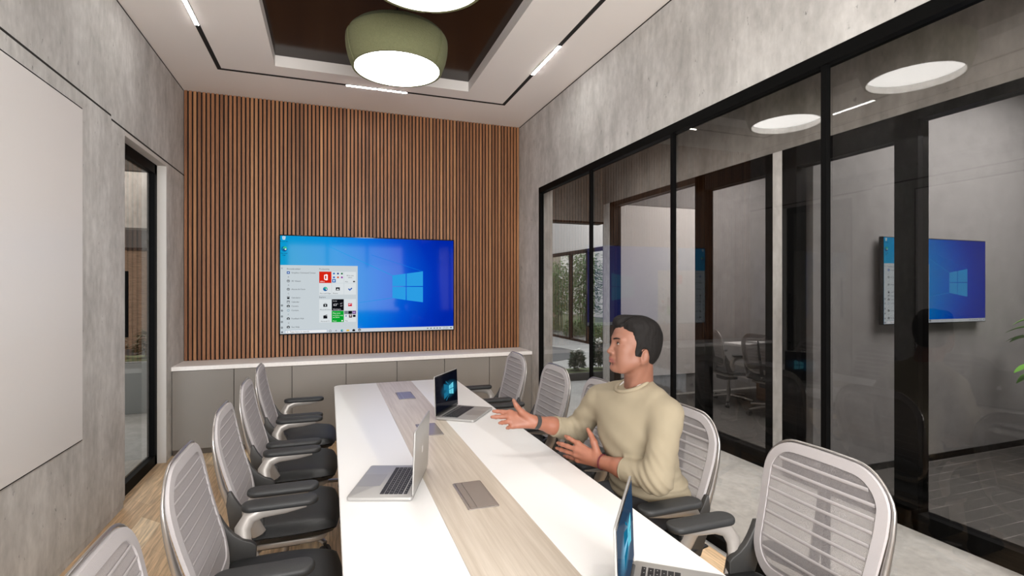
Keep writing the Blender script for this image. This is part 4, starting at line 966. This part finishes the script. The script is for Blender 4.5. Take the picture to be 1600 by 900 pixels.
# ------------------------------------------------------------------ hall beyond the glass door
M_slatw = planks('slat_panel', [srgb(120, 92, 66), srgb(146, 116, 86), srgb(132, 104, 76)], 9.0, 0.10, 0.0, 0.0, 0.6)
struct('wall_hall', MB().box(-8.5, -8.3, 1.5, 17, 0, 3.6).box(-8.5, XL-0.2, 16.8, 17, 0, 3.6), M_jamb)
struct('wall_hall_side', MB().box(XL-0.30, XL-0.16, 6.6, 9.0, 0, 3.6), M_conc_dark)
struct('ceiling_hall', MB().box(-8.5, XL-0.14, 1.5, 17.0, 3.35, 3.5).box(-8.5, XL-0.31, 9.6, 9.9, 2.45, 3.35), M_conc_dark)
st_ = thing('stone_screen', 'brown rough stone feature wall beyond the glass door', 'feature wall', (-3.9, 13.0, 0))
MB().box(-6.6, -2.0, 13.0, 13.3, 0.2, 2.3).build('stone_face', pm('rough_stone', (0.20, 0.13, 0.085), 0.85, var=0.6, vscale=6, bump=0.8, bscale=12, stretch=(1, 1, 5)), st_, smooth=0)
sp_ = MB().box(-6.6, -2.0, 12.96, 13.34, 2.3, 2.36)
for x in (-5.6, -4.6, -3.6, -2.6): sp_.box(x-0.03, x+0.03, 12.9, 12.98, 0, 2.3)
sp_.build('frame', M_brownblk, st_, smooth=0)
pb = thing('stone_planter', 'grey planter standing in the hall beyond the glass door', 'planter', (-2.55, 7.6, 0))
MB().box(-3.3, -1.7, 7.25, 7.9, 0, 0.62, 0.01).build('box', M_plant, pb); MB().box(-3.25, -1.75, 7.3, 7.85, 0.62, 0.63).build('soil', MATS['soil'], pb, smooth=0)
for i, x in enumerate((-3.0, -2.55, -2.1)):
    shrub('hall_shrub', x, 7.55, 0.665, 0.14, 0.30, pm('leaf_olive', (0.12, 0.10, 0.05), 0.6, var=0.4), ['olive leaved shrub at the far side of the hall planter', 'olive leaved shrub in the middle of the hall planter', 'olive leaved shrub at the near side of the hall planter'][i], 200, 0.11, 0, 'shrubs in the hall planter')

#PERSON#
# ------------------------------------------------------------------ the seated man
def nrm(v): v = np.asarray(v, float); return v/np.linalg.norm(v)
def rc(P, a, b, r1, r2):
    a = np.asarray(a, float); b = np.asarray(b, float); ba = b-a; h = np.clip(((P-a) @ ba)/max(1e-9, ba @ ba), 0, 1)
    return np.linalg.norm(P-a-h[..., None]*ba, axis=-1)-(r1+(r2-r1)*h)
def ell(P, c, r, B=None):
    p = P-np.asarray(c, float)
    if B is not None: p = p @ np.asarray(B, float).T
    r = np.asarray(r, float); k0 = np.linalg.norm(p/r, axis=-1); k1 = np.linalg.norm(p/(r*r), axis=-1)+1e-9
    return k0*(k0-1)/k1
def sm(a, b, k): h = np.clip(0.5+0.5*(b-a)/k, 0, 1); return b+(a-b)*h-k*h*(1-h)
def smax(a, b, k): return -sm(-a, -b, k)
def surface(fn, lo, hi, h):
    """surface nets: mesh of fn < 0 inside the box lo..hi"""
    lo = np.asarray(lo, float); n = np.ceil((np.asarray(hi)-lo)/h).astype(int)+1
    ax = [lo[i]+h*np.arange(n[i]) for i in range(3)]
    d = np.empty(n)
    for i in range(0, n[0], 24):
        X, Y, Z = np.meshgrid(ax[0][i:i+24], ax[1], ax[2], indexing='ij'); d[i:i+24] = fn(np.stack([X, Y, Z], -1))
    ins = d < 0; cs = np.zeros(n-1, np.int8); off = [(a, b, c_) for a in (0, 1) for b in (0, 1) for c_ in (0, 1)]
    for a, b, c_ in off: cs += ins[a:n[0]-1+a, b:n[1]-1+b, c_:n[2]-1+c_]
    act = (cs > 0) & (cs < 8); idx = -np.ones(n-1, np.int64); ijk = np.argwhere(act); idx[act] = np.arange(len(ijk))
    s = np.zeros((len(ijk), 3)); w = np.zeros(len(ijk))
    for a in off:
        for x in range(3):
            if a[x]: continue
            b = list(a); b[x] = 1; A = d[tuple((ijk+a).T)]; Bv = d[tuple((ijk+b).T)]; m = (A < 0) != (Bv < 0)
            t_ = np.where(m, A/np.where(m, A-Bv, 1), 0); p = np.array(a, float)+t_[:, None]*(np.array(b)-np.array(a)); s += np.where(m[:, None], p, 0); w += m
    V = lo+h*(ijk+s/w[:, None]); F = []
    for x in range(3):
        y, z = (x+1) % 3, (x+2) % 3
        sl0 = [slice(None)]*3; sl1 = [slice(None)]*3; sl0[x] = slice(0, -1); sl1[x] = slice(1, None)
        A = ins[tuple(sl0)]; Bv = ins[tuple(sl1)]; e = np.argwhere(A != Bv); e = e[(e[:, y] > 0) & (e[:, z] > 0) & (e[:, y] < n[y]-1) & (e[:, z] < n[z]-1)]
        fl = A[tuple(e.T)]; q = []
        for dy, dz in ((0, 0), (1, 0), (1, 1), (0, 1)):
            c_ = e.copy(); c_[:, y] -= dy; c_[:, z] -= dz; q.append(idx[tuple(c_.T)])
        q = np.stack(q, 1); q[~fl] = q[~fl][:, ::-1]; F.append(q)
    return V, np.concatenate(F)
def npobj(name, parts, mats, parent, remesh=None, smooth_it=0, mfn=None):
    V = []; F = []; b = 0
    for v, f in parts: V.append(v); F.append(f+b); b += len(v)
    V = np.concatenate(V); F = np.concatenate(F)
    I = np.array(wmat(parent).inverted()); V = V @ I[:3, :3].T+I[:3, 3]
    me = bpy.data.meshes.new(name); me.from_pydata(V.tolist(), [], F.tolist()); me.update()
    o = bpy.data.objects.new(name, me); COL.objects.link(o)
    if remesh or smooth_it:
        if remesh:
            m = o.modifiers.new('r', 'REMESH'); m.mode = 'VOXEL'; m.voxel_size = remesh
        if smooth_it:
            m = o.modifiers.new('s', 'SMOOTH'); m.factor = 0.5; m.iterations = smooth_it
        dg = bpy.context.evaluated_depsgraph_get(); dg.update()
        me2 = bpy.data.meshes.new_from_object(o.evaluated_get(dg)); o.modifiers.clear(); o.data = me2; bpy.data.meshes.remove(me); me = me2
    for m in mats: me.materials.append(m)
    me.shade_smooth()
    if mfn:
        n_ = len(me.polygons); c_ = np.empty(n_*3); me.polygons.foreach_get('center', c_)
        me.polygons.foreach_set('material_index', mfn(c_.reshape(-1, 3)+np.array(parent.location)).astype(np.int32))
    o.parent = parent; WM[o.name] = wmat(parent); return o

PX, PY = 1.24, 1.905
man = thing('person', 'man in a beige sweater with short black hair, seated, both hands raised', 'person', (PX, PY, 0))
M_skin = pm('skin', (0.225, 0.098, 0.062), 0.58, var=0.10, vscale=26, sss=0.12)
M_skin2 = pm('skin_hands', (0.30, 0.118, 0.072), 0.5, var=0.12, vscale=40, sss=0.12)
M_lip = pm('lip', (0.22, 0.072, 0.057), 0.5)
M_hair = pm('black_hair', (0.010, 0.0085, 0.008), 0.7, spec=0.15, bump=0.25, bscale=90, stretch=(1, 1, 0.25))
M_knit = pm('beige_sweater', (0.275, 0.232, 0.160), 0.9, bump=0.06, bscale=420, var=0.05, vscale=12)
M_trous = pm('dark_trousers', (0.03, 0.03, 0.034), 0.85)
M_eye = pm('eye_white', (0.55, 0.5, 0.47), 0.25); M_iris = pm('iris', (0.02, 0.012, 0.008), 0.2)
M_shoe = pm('dark_shoe', (0.02, 0.018, 0.016), 0.5); M_band = pm('dark_band', (0.035, 0.035, 0.035), 0.5); M_cord = pm('red_cord', (0.11, 0.012, 0.018), 0.7)
M_shirt = pm('white_tee', (0.72, 0.70, 0.68), 0.8)

# ---- head frame: F towards the face, Lh towards his left, U up; units metres
HC = np.array([1.196, 1.845, 1.259])
Fv = nrm((-0.975, 0.175, 0.145)); Uv = nrm(np.array([0.02, 0.03, 1.0])-Fv*(np.array([0.02, 0.03, 1.0]) @ Fv)); Lv = np.cross(Uv, Fv)
HB = np.stack([Fv, Lv, Uv])                    # rows: world -> local
def hw(p): return HC+np.asarray(p, float) @ HB
def head(Pw):
    p = (Pw-HC) @ HB.T; q = p.copy(); q[..., 1] = np.abs(q[..., 1])
    d = ell(p, (-0.016, 0, 0.036), (0.098, 0.077, 0.086))
    d = sm(d, ell(p, (0.030, 0, 0.004), (0.061, 0.066, 0.080)), 0.03)         # forehead and upper face
    d = sm(d, ell(p, (0.028, 0, -0.052), (0.056, 0.053, 0.060)), 0.03)        # lower face
    d = sm(d, rc(q, (-0.012, 0.059, -0.050), (0.048, 0.029, -0.098), 0.018, 0.020), 0.03)   # jaw
    d = sm(d, ell(p, (0.069, 0, -0.101), (0.020, 0.024, 0.017)), 0.022)       # chin
    d = sm(d, ell(q, (0.052, 0.042, -0.026), (0.026, 0.024, 0.022)), 0.02)    # cheek bones
    d = sm(d, ell(q, (0.046, 0.039, -0.060), (0.032, 0.024, 0.032)), 0.02)    # cheeks
    d = sm(d, rc(q, (0.086, 0.0, 0.018), (0.072, 0.046, 0.018), 0.010, 0.010), 0.014)       # brow
    d = smax(d, -ell(q, (0.097, 0.031, 0.000), (0.019, 0.020, 0.012)), 0.010) # eye sockets
    d = sm(d, ell(q, (0.068, 0.032, -0.001), (0.0165, 0.0165, 0.0125)), 0.004) # lids
    d = sm(d, rc(p, (0.085, 0, 0.008), (0.099, 0, -0.034), 0.0065, 0.0095), 0.012)          # nose ridge
    d = sm(d, ell(p, (0.1005, 0, -0.0365), (0.0115, 0.0120, 0.0092)), 0.007)    # tip
    d = sm(d, ell(q, (0.0905, 0.0140, -0.0395), (0.0115, 0.0078, 0.0080)), 0.005) # wings
    d = smax(d, -ell(q, (0.097, 0.008, -0.0470), (0.005, 0.0035, 0.004)), 0.002)
    d = sm(d, ell(p, (0.080, 0, -0.062), (0.018, 0.026, 0.016)), 0.012)       # muzzle
    d = sm(d, rc(q, (0.0935, 0.002, -0.0655), (0.0835, 0.021, -0.069), 0.0058, 0.0030), 0.003)   # upper lip
    d = sm(d, rc(q, (0.0925, 0.0, -0.0765), (0.0830, 0.020, -0.0715), 0.0068, 0.0030), 0.003)    # lower lip
    d = smax(d, -ell(p, (0.098, 0, -0.0708), (0.008, 0.021, 0.0011)), 0.0015)
    d = smax(d, -ell(p, (0.090, 0, -0.0885), (0.008, 0.016, 0.006)), 0.008)
    # ears
    EB = np.array([[0.93, 0.30, 0.20], [-0.32, 0.94, 0.0], [-0.19, -0.06, 0.98]])
    e = ell(q, (-0.020, 0.0755, -0.036), (0.0185, 0.0085, 0.032), EB)
    e = smax(e, -ell(q, (-0.018, 0.0860, -0.032), (0.0105, 0.009, 0.020), EB), 0.004)
    e = sm(e, ell(q, (-0.004, 0.0735, -0.039), (0.006, 0.006, 0.008)), 0.004)
    e = sm(e, ell(q, (-0.011, 0.0710, -0.062), (0.008, 0.0055, 0.009)), 0.006)
    d = sm(d, e, 0.006)
    nb = np.array([1.232, 1.880, 1.03])
    nk = rc(Pw, hw((-0.030, 0, -0.055)), nb+np.array([0.012, 0, 0.0]), 0.058, 0.062)
    nk = sm(nk, rc(Pw, hw((-0.030, 0.060, -0.045)), nb+np.array([-0.055, -0.02, 0.012]), 0.012, 0.012), 0.02)
    d = sm(d, nk, 0.022)
    return np.maximum(d, 0.998-Pw[..., 2])
# ---- skeleton
SL, SR = np.array([1.268, 1.715, 1.005]), np.array([1.165, 2.072, 0.998])
EL, ER = np.array([1.192, 1.675, 0.762]), np.array([1.110, 2.205, 0.815])
WL, WR = np.array([1.092, 1.945, 0.757]), np.array([0.884, 2.168, 0.889])
PEL = np.array([1.345, 1.925, 0.560]); CHS = np.array([1.232, 1.900, 0.90]); NB = np.array([1.222, 1.875, 1.076])
AX = nrm(SL-SR); FW = nrm(np.cross(AX, (0, 0, 1)));
if FW[0] > 0: FW = -FW
TB = np.stack([FW, AX, np.cross(FW, AX)])
def torso(P, g=0.0):
    d = ell(P, CHS+np.array([0, 0, -0.01]), (0.112+g, 0.168+g, 0.175+g), TB)
    d = sm(d, ell(P, (PEL+CHS)/2-FW*0.015+np.array([0, 0, -0.02]), (0.108+g, 0.150+g, 0.19+g), TB), 0.06)
    d = sm(d, ell(P, PEL+np.array([0, 0, 0.02]), (0.122+g, 0.168+g, 0.115+g), TB), 0.06)
    d = sm(d, rc(P, SL-AX*0.03+[0, 0, -0.012], SR+AX*0.02+[0, 0, -0.005], 0.055+g, 0.058+g), 0.06)
    d = sm(d, rc(P, NB+[0, 0, -0.01], SL*0.6+NB*0.4+[0, 0, 0.010], 0.060+g, 0.046+g), 0.04)
    d = sm(d, rc(P, NB+[0, 0, -0.01], SR*0.6+NB*0.4+[0, 0, 0.010], 0.060+g, 0.046+g), 0.04)
    return d
def chair_clip(P, d, back=True, seat=True):
    """the chair he sits in flattens the cloth against it"""
    q = np.clip((P[..., 2]-0.50)/0.464, 0, 1); y = P[..., 1]-1.935
    bxx = -0.150-0.100*q-0.018*np.sin(q*PI)*0.6+0.020*np.cos(np.minimum(1, q*1.2)*PI)*0.3-0.10*y*y
    if back: d = smax(d, P[..., 0]-(1.262-bxx-0.013), 0.012)
    if seat: d = np.where(P[..., 0] > 0.995, smax(d, 0.504-P[..., 2], 0.008), d)
    return d
def body_core(P):
    d = np.maximum(torso(P, -0.03), P[..., 2]-0.985)
    for S, E_, W_ in ((SL, EL, WL), (SR, ER, WR)):
        d = sm(d, rc(P, S*0.85+E_*0.15, E_, 0.040, 0.036), 0.02); d = sm(d, rc(P, E_, E_*0.7+W_*0.3, 0.038, 0.041), 0.01)
    return d
KL, KR = np.array([0.91, 1.83, 0.545]), np.array([0.91, 2.03, 0.545]); AL, AR = np.array([0.84, 1.83, 0.09]), np.array([0.82, 2.04, 0.09])
HLg, HRg = PEL+AX*0.09+[0, 0, -0.005], PEL-AX*0.09+[0, 0, -0.005]
def legs(P, g=0.0):
    d = 9.0
    for H_, K_, A_ in ((HLg, KL, AL), (HRg, KR, AR)):
        e = sm(rc(P, H_, K_, 0.082+g, 0.058+g), rc(P, K_, A_, 0.054+g, 0.040+g), 0.03); d = np.minimum(d, e) if not np.isscalar(d) else e
    return d
def forearm(P, E_, W_):
    a = E_*0.75+W_*0.25
    return sm(rc(P, a, E_*0.4+W_*0.6, 0.042, 0.037), rc(P, E_*0.4+W_*0.6, W_, 0.037, 0.0275), 0.02)
# ---- hands: wrist, knuckle row, finger joints given as points
def ray3(px, py, t): u = (px-800)/800; v = (450-py)/800; s_, c_ = math.sin(YAW), math.cos(YAW); return np.array([(s_+u*c_)*t, (c_-u*s_)*t, 1.5+v*t])
def hand(W_, knuck, tips, thumb, nrmv, bend, E_):
    """W_: wrist, knuck: 4 knuckles, tips: 4 finger tips, thumb: (root, joint, tip), nrmv: back-of-hand direction"""
    rads = [0.0098, 0.0102, 0.0096, 0.0084]; nails = []
    chains = []
    for k, (K_, T_) in enumerate(zip(knuck, tips)):
        b1 = K_+(T_-K_)*0.46+nrmv*bend[k]; b2 = K_+(T_-K_)*0.76+nrmv*bend[k]*0.85; chains.append([K_, b1, b2, T_])
    def f(P):
        d = forearm(P, E_, W_)
        for k, K_ in enumerate(knuck):
            base = W_+(K_-W_)*0.12+(K_-knuck[1])*0.25
            d = sm(d, rc(P, base, K_, 0.0165, 0.0125), 0.014)
        d = sm(d, rc(P, knuck[0], knuck[3], 0.0115, 0.0105), 0.010)
        R_, J_, T_ = thumb
        th = sm(rc(P, W_+(R_-W_)*0.3, R_, 0.0175, 0.0150), rc(P, R_, J_, 0.0140, 0.0112), 0.008); th = sm(th, rc(P, J_, T_, 0.0112, 0.0085), 0.004)
        d = sm(d, th, 0.014)
        fg = None
        for k, c_ in enumerate(chains):
            r = rads[k]; e = np.minimum(np.minimum(rc(P, c_[0], c_[1], r*1.08, r), rc(P, c_[1], c_[2], r*1.03, r*0.90)), rc(P, c_[2], c_[3], r*0.92, r*0.72))
            for j in (1, 2): e = sm(e, ell(P, c_[j], (r*1.08,)*3), 0.003)
            fg = e if fg is None else sm(fg, e, 0.0018)
        return sm(d, fg, 0.006)
    return f
tR = 2.335
kR = [ray3(797, 644.5, 2.338), ray3(795.5, 651, 2.326), ray3(797, 658.5, 2.316), ray3(801, 665.5, 2.310)]
fR = [ray3(771, 642.5, 2.345), ray3(768.5, 651.5, 2.322), ray3(780.5, 661, 2.285), ray3(792, 669, 2.278)]
thR = (ray3(815, 644, 2.318), ray3(807, 634, 2.305), ray3(802.5, 625.5, 2.300))
towcam = -nrm(ray3(800, 655, 1.0)-np.array([0, 0, 1.5]))
handR = hand(WR, kR, fR, thR, -towcam, [0.004, 0.003, 0.006, 0.006], ER)
kL = [ray3(903, 693, 2.262), ray3(900, 702, 2.252), ray3(899.5, 710.5, 2.256), ray3(902.5, 718.5, 2.266)]
fL = [ray3(883.5, 681.5, 2.30), ray3(871.5, 692, 2.315), ray3(869.5, 700, 2.335), ray3(881, 712, 2.345)]
thL = (ray3(928, 691, 2.228), ray3(923.5, 680, 2.250), ray3(918.5, 671, 2.262))
handL = hand(WL, kL, fL, thL, towcam, [0.005, 0.006, 0.006, 0.006], EL)
def bbox(pts, m): a = np.array(pts); return a.min(0)-m, a.max(0)+m
P_ = []
P_.append(surface(head, HC+[-0.16, -0.16, -0.27], HC+[0.16, 0.16, 0.16], 0.0026))
P_.append(surface(handR, *bbox([WR, ER*0.6+WR*0.4]+kR+fR+list(thR), 0.052), 0.0020))
P_.append(surface(handL, *bbox([WL, EL*0.6+WL*0.4]+kL+fL+list(thL), 0.052), 0.0020))
P_.append(surface(lambda P: np.minimum(chair_clip(P-np.array([-0.014, 0, 0.006]), sm(body_core(P), legs(P, -0.008), 0.03)), forearm(P, EL, EL*.5+WL*.5)), (0.70, 1.5, 0.02), (1.55, 2.35, 1.12), 0.010))
def skin_zone(c_):
    p = (c_-HC) @ HB.T; a = np.abs(p[:, 1])
    lip = (p[:, 0] > 0.074) & (a < 0.0225) & (p[:, 2] < -0.0605+0.0*a) & (p[:, 2] > -0.0825) & (p[:, 0] > 0.0965-0.0012-a*0.62-0.004)
    z = np.zeros(len(c_)); z[(c_[:, 2] < 0.985)] = 1; z[lip] = 2; return z
npobj('body', P_, [M_skin, M_skin2, M_lip], man, 0.0024, 2, skin_zone)

# ---- sweater
def arm_sleeve(P, S, E_, W_, amp):
    d = rc(P, S+[0, 0, -0.008], E_, 0.066, 0.055); C_ = E_+(W_-E_)*0.55
    f_ = rc(P, E_, C_, 0.054, 0.0475)
    d = sm(d, f_, 0.035)
    d = np.maximum(d, np.where(np.linalg.norm(P-C_, axis=-1) < 0.12, (P-C_) @ nrm(W_-E_), -9))     # cuff ends flat
    # soft folds gathered round the elbow
    ub = nrm(W_-E_); ch = nrm(W_-S); sd = nrm(np.cross(ch, E_-S)); q = (P-E_) @ ch; v = (P-E_) @ sd
    w1 = np.exp(-(np.linalg.norm(P-E_, axis=-1)/0.085)**2)
    d = d-amp*w1*np.cos(q*205+1.1*np.sin(v*34)+0.5)-amp*0.5*w1*np.sin(q*118+v*60)
    u1 = nrm(E_-S); r_ = (P-S) @ u1
    d = d-0.0022*np.exp(-((r_-0.10)/0.09)**2)*np.sin(r_*70+((P-S) @ sd)*55)
    return d, C_, ub
def sweater(P):
    d = torso(P, 0.010)
    # loose hem: blouse over the waist
    d = sm(d, ell(P, PEL-FW*(-0.02)+np.array([-0.01, 0, 0.075]), (0.138, 0.176, 0.065), TB), 0.05)
    zz = P[..., 2]; d = d-0.0045*np.exp(-((zz-0.66)/0.07)**2)*np.sin(zz*150+(P @ AX)*14)-0.003*np.exp(-((zz-0.80)/0.12)**2)*np.sin(zz*60+(P @ AX)*40+1)
    aL, CL_, uL = arm_sleeve(P, SL, EL, WL, 0.0042); aR, CR_, uR = arm_sleeve(P, SR, ER, WR, 0.0050)
    d = sm(d, aL, 0.022); d = sm(d, aR, 0.022)
    # neck opening
    nn = nrm(np.array([-0.42, 0.06, 1.0])); d = smax(d, (P-(NB+[-0.012, 0, 0.016])) @ nn, 0.008)
    return chair_clip(P, np.maximum(d, 0.575-zz))
npobj('sweater', [surface(sweater, (0.84, 1.52, 0.56), (1.56, 2.36, 1.13), 0.0055)], [M_knit], man, None, 2)
nn = Vector(nrm((-0.42, 0.06, 1.0))); nc = Vector(NB)+Vector((-0.012, 0, 0.014))
b1 = nn.cross(Vector(AX)).normalized(); b2 = nn.cross(b1)
MB().tube([nc+b1*0.069*math.cos(a)+b2*0.076*math.sin(a)+nn*(0.004-0.010*math.cos(a)*0) for a in np.linspace(0, 2*PI, 48, endpoint=False)], 0.0085, 10, 1.0, nn, close=True).build('collar', M_knit, man)
nn2 = Vector(nrm((-0.70, 0.12, 1.0))); c1 = nn2.cross(Vector(AX)).normalized(); c2 = nn2.cross(c1)
MB().tube([nc+nn2*0.004+c1*0.064*math.cos(a)+c2*0.066*math.sin(a) for a in np.linspace(0, 2*PI, 48, endpoint=False)], 0.007, 8, 1.0, nn2, close=True).build('undershirt', M_shirt, man)
for S, E_, W_ in ((SL, EL, WL), (SR, ER, WR)):
    C_ = Vector(E_+(W_-E_)*0.55); u_ = Vector(nrm(W_-E_)); a1 = u_.cross(Vector((0, 0, 1))).normalized(); a2 = u_.cross(a1)
    MB().tube([C_-u_*0.006+(a1*math.cos(a)+a2*math.sin(a))*0.0425 for a in np.linspace(0, 2*PI, 32, endpoint=False)], 0.006, 8, 1.0, u_, close=True).build('cuff', M_knit, man)
def trousers(P): return chair_clip(P, np.maximum(sm(legs(P, 0.008), ell(P, PEL+np.array([0, 0, -0.005]), (0.115, 0.170, 0.105), TB), 0.04), 0.07-P[..., 2]))
npobj('trousers', [surface(trousers, (0.70, 1.60, 0.04), (1.56, 2.25, 0.72), 0.010)], [M_trous], man, None, 2)
for A_ in (AL, AR):
    sh = MB(); prof = [(0.055, 0.03), (0.03, 0.045), (-0.06, 0.05), (-0.15, 0.046), (-0.195, 0.03)]
    npobj('shoe', [surface(lambda P: np.maximum(sm(rc(P, A_+[0.03, 0, -0.05], A_+[-0.15, 0, -0.055], 0.038, 0.034), rc(P, A_+[0, 0, -0.03], A_+[0, 0, 0.02], 0.045, 0.045), 0.03), 0.004-P[..., 2]), A_+[-0.22, -0.08, -0.12], A_+[0.10, 0.08, 0.10], 0.008)], [M_shoe], man, None, 1)
# ---- hair
def hair(Pw):
    p = (Pw-HC) @ HB.T; a = np.abs(p[..., 1]); f, l, u = p[..., 0], p[..., 1], p[..., 2]
    d = ell(p, (-0.018, 0, 0.038), (0.102, 0.0835, 0.092))
    d = sm(d, ell(p, (-0.045, 0.0, -0.015), (0.066, 0.070, 0.07)), 0.03)                 # back of the head down to the nape
    vol = ell(p, (0.034, -0.024, 0.098), (0.052, 0.055, 0.027))                           # swept up front
    vol = sm(vol, ell(p, (0.068, -0.020, 0.080), (0.022, 0.044, 0.018)), 0.018)
    d = sm(d, vol, 0.014)
    d = sm(d, ell(p, (-0.012, 0.044, 0.078), (0.074, 0.044, 0.046)), 0.012)
    # parting groove on his left
    d = smax(d, -rc(p, (0.085, 0.020, 0.088), (-0.015, 0.026, 0.134), 0.009, 0.005), 0.008)
    # cut away the face: forehead line, temple, sideburn, ear and neck
    line = 0.054-0.45*np.clip(a-0.040, 0, 1)
    face = np.maximum(0.034-f, u-line)                       # in front of f=.012 and below the hairline
    face = sm(face, np.maximum(np.maximum(0.010-f-0.20*(u-0.02), u+0.050), -0.2-u), 0.004)      # cheek below the sideburn
    temple = np.maximum(np.maximum(0.038-f, u-0.060+0.35*np.clip(a-0.05, 0, 1)), -0.2-u)
    face = np.minimum(face, temple)
    ear = ell(np.stack([f, a, u], -1), (-0.019, 0.080, -0.041), (0.024, 0.03, 0.037))
    neck = np.maximum(-0.070-0.30*np.clip(-f-0.02, 0, 0.07)-u, -9)*-1
    low = (-0.050-0.55*np.clip(-f-0.020, 0, 0.075))-u        # hair ends lower towards the nape
    d = smax(d, -face, 0.005); d = smax(d, -ear, 0.004); d = smax(d, low, 0.006)
    sb = np.maximum.reduce([head(Pw)-0.0038, np.abs(f-0.007)-0.0125+0.25*np.clip(-u-0.022, 0, 1), u-0.03, -0.040-u, 0.045-a])   # sideburns
    d = np.minimum(d, sb)
    # combed strands
    return d-0.0006*np.sin(l*420+f*160+np.sin(f*60)*1.5)*np.clip((u-0.02)*30, 0, 1)
npobj('hair', [surface(hair, HC+[-0.17, -0.17, -0.16], HC+[0.17, 0.17, 0.18], 0.0028)], [M_hair], man, None, 1)
def onface(l, u, off=0.0):
    """point on the face surface at sideways l and height u, off metres proud of it"""
    f = np.linspace(0.13, 0.02, 441); P = HC+np.stack([f, np.full_like(f, l), np.full_like(f, u)], -1) @ HB
    k = int(np.argmax(head(P) < 0)); return hw((f[k]+off, l, u))
for s_ in (1, -1):
    qs = np.linspace(0, 1, 9)
    MB().tube([onface(s_*(0.013+0.039*q), 0.0165+0.0060*math.sin(q*PI*0.72)-0.001*q, 0.0006) for q in qs], [0.0014, 0.0030, 0.0034, 0.0034, 0.0032, 0.0028, 0.0023, 0.0017, 0.0008], 8, 1.0).build('eyebrow', M_hair, man)
    ep = [onface(s_*(0.0190+0.0265*q), 0.0002+0.0056*math.sin(q*PI)*(1.1-0.2*q), 0.0004) for q in qs]
    lw = [onface(s_*(0.0190+0.0265*q), 0.0002-0.0034*math.sin(q*PI), 0.0003) for q in qs]
    ew = MB(); n_ = len(qs); ew.add([Vector(a) for a in ep]+[Vector(b) for b in lw], [(k, k+1, n_+k+1, n_+k) for k in range(n_-1)])
    ey = ew.build('eye', M_eye, man)
    MB().ball(tuple(onface(s_*0.0325, 0.0012, -0.0022)), (0.0044, 0.0044, 0.0044), 12).build('iris', M_iris, ey)
    MB().tube([Vector(a) for a in ep], [0.0006, 0.0012, 0.0015, 0.0016, 0.0016, 0.0016, 0.0015, 0.0013, 0.0007], 6).build('eyelid_line', M_hair, man)
# ---- wrist bands
def band(W_, E_, q, r, w, mat, name, flat):
    c_ = Vector(W_+(E_-W_)*q); u_ = Vector(nrm(W_-E_)); a1 = u_.cross(Vector((0, 0, 1))).normalized(); a2 = u_.cross(a1)
    ps = []; b_ = MB(); n_ = 36
    vs = []; 
    for k in range(n_):
        a = 2*PI*k/n_; d_ = a1*math.cos(a)+a2*math.sin(a)
        for rr, ww in ((r, -w), (r+0.003, -w*0.8), (r+0.003, w*0.8), (r, w)): vs.append(c_+d_*rr+u_*ww)
    fs = [(k*4+j, ((k+1) % n_)*4+j, ((k+1) % n_)*4+(j+1) % 4, k*4+(j+1) % 4) for k in range(n_) for j in range(4)]
    b_.add(vs, fs).build(name, mat, man)
band(WR, ER, 0.03, 0.0295, 0.011, M_band, 'wrist_watch', 1)
band(WL, EL, 0.06, 0.0300, 0.0035, M_cord, 'bracelet', 1)
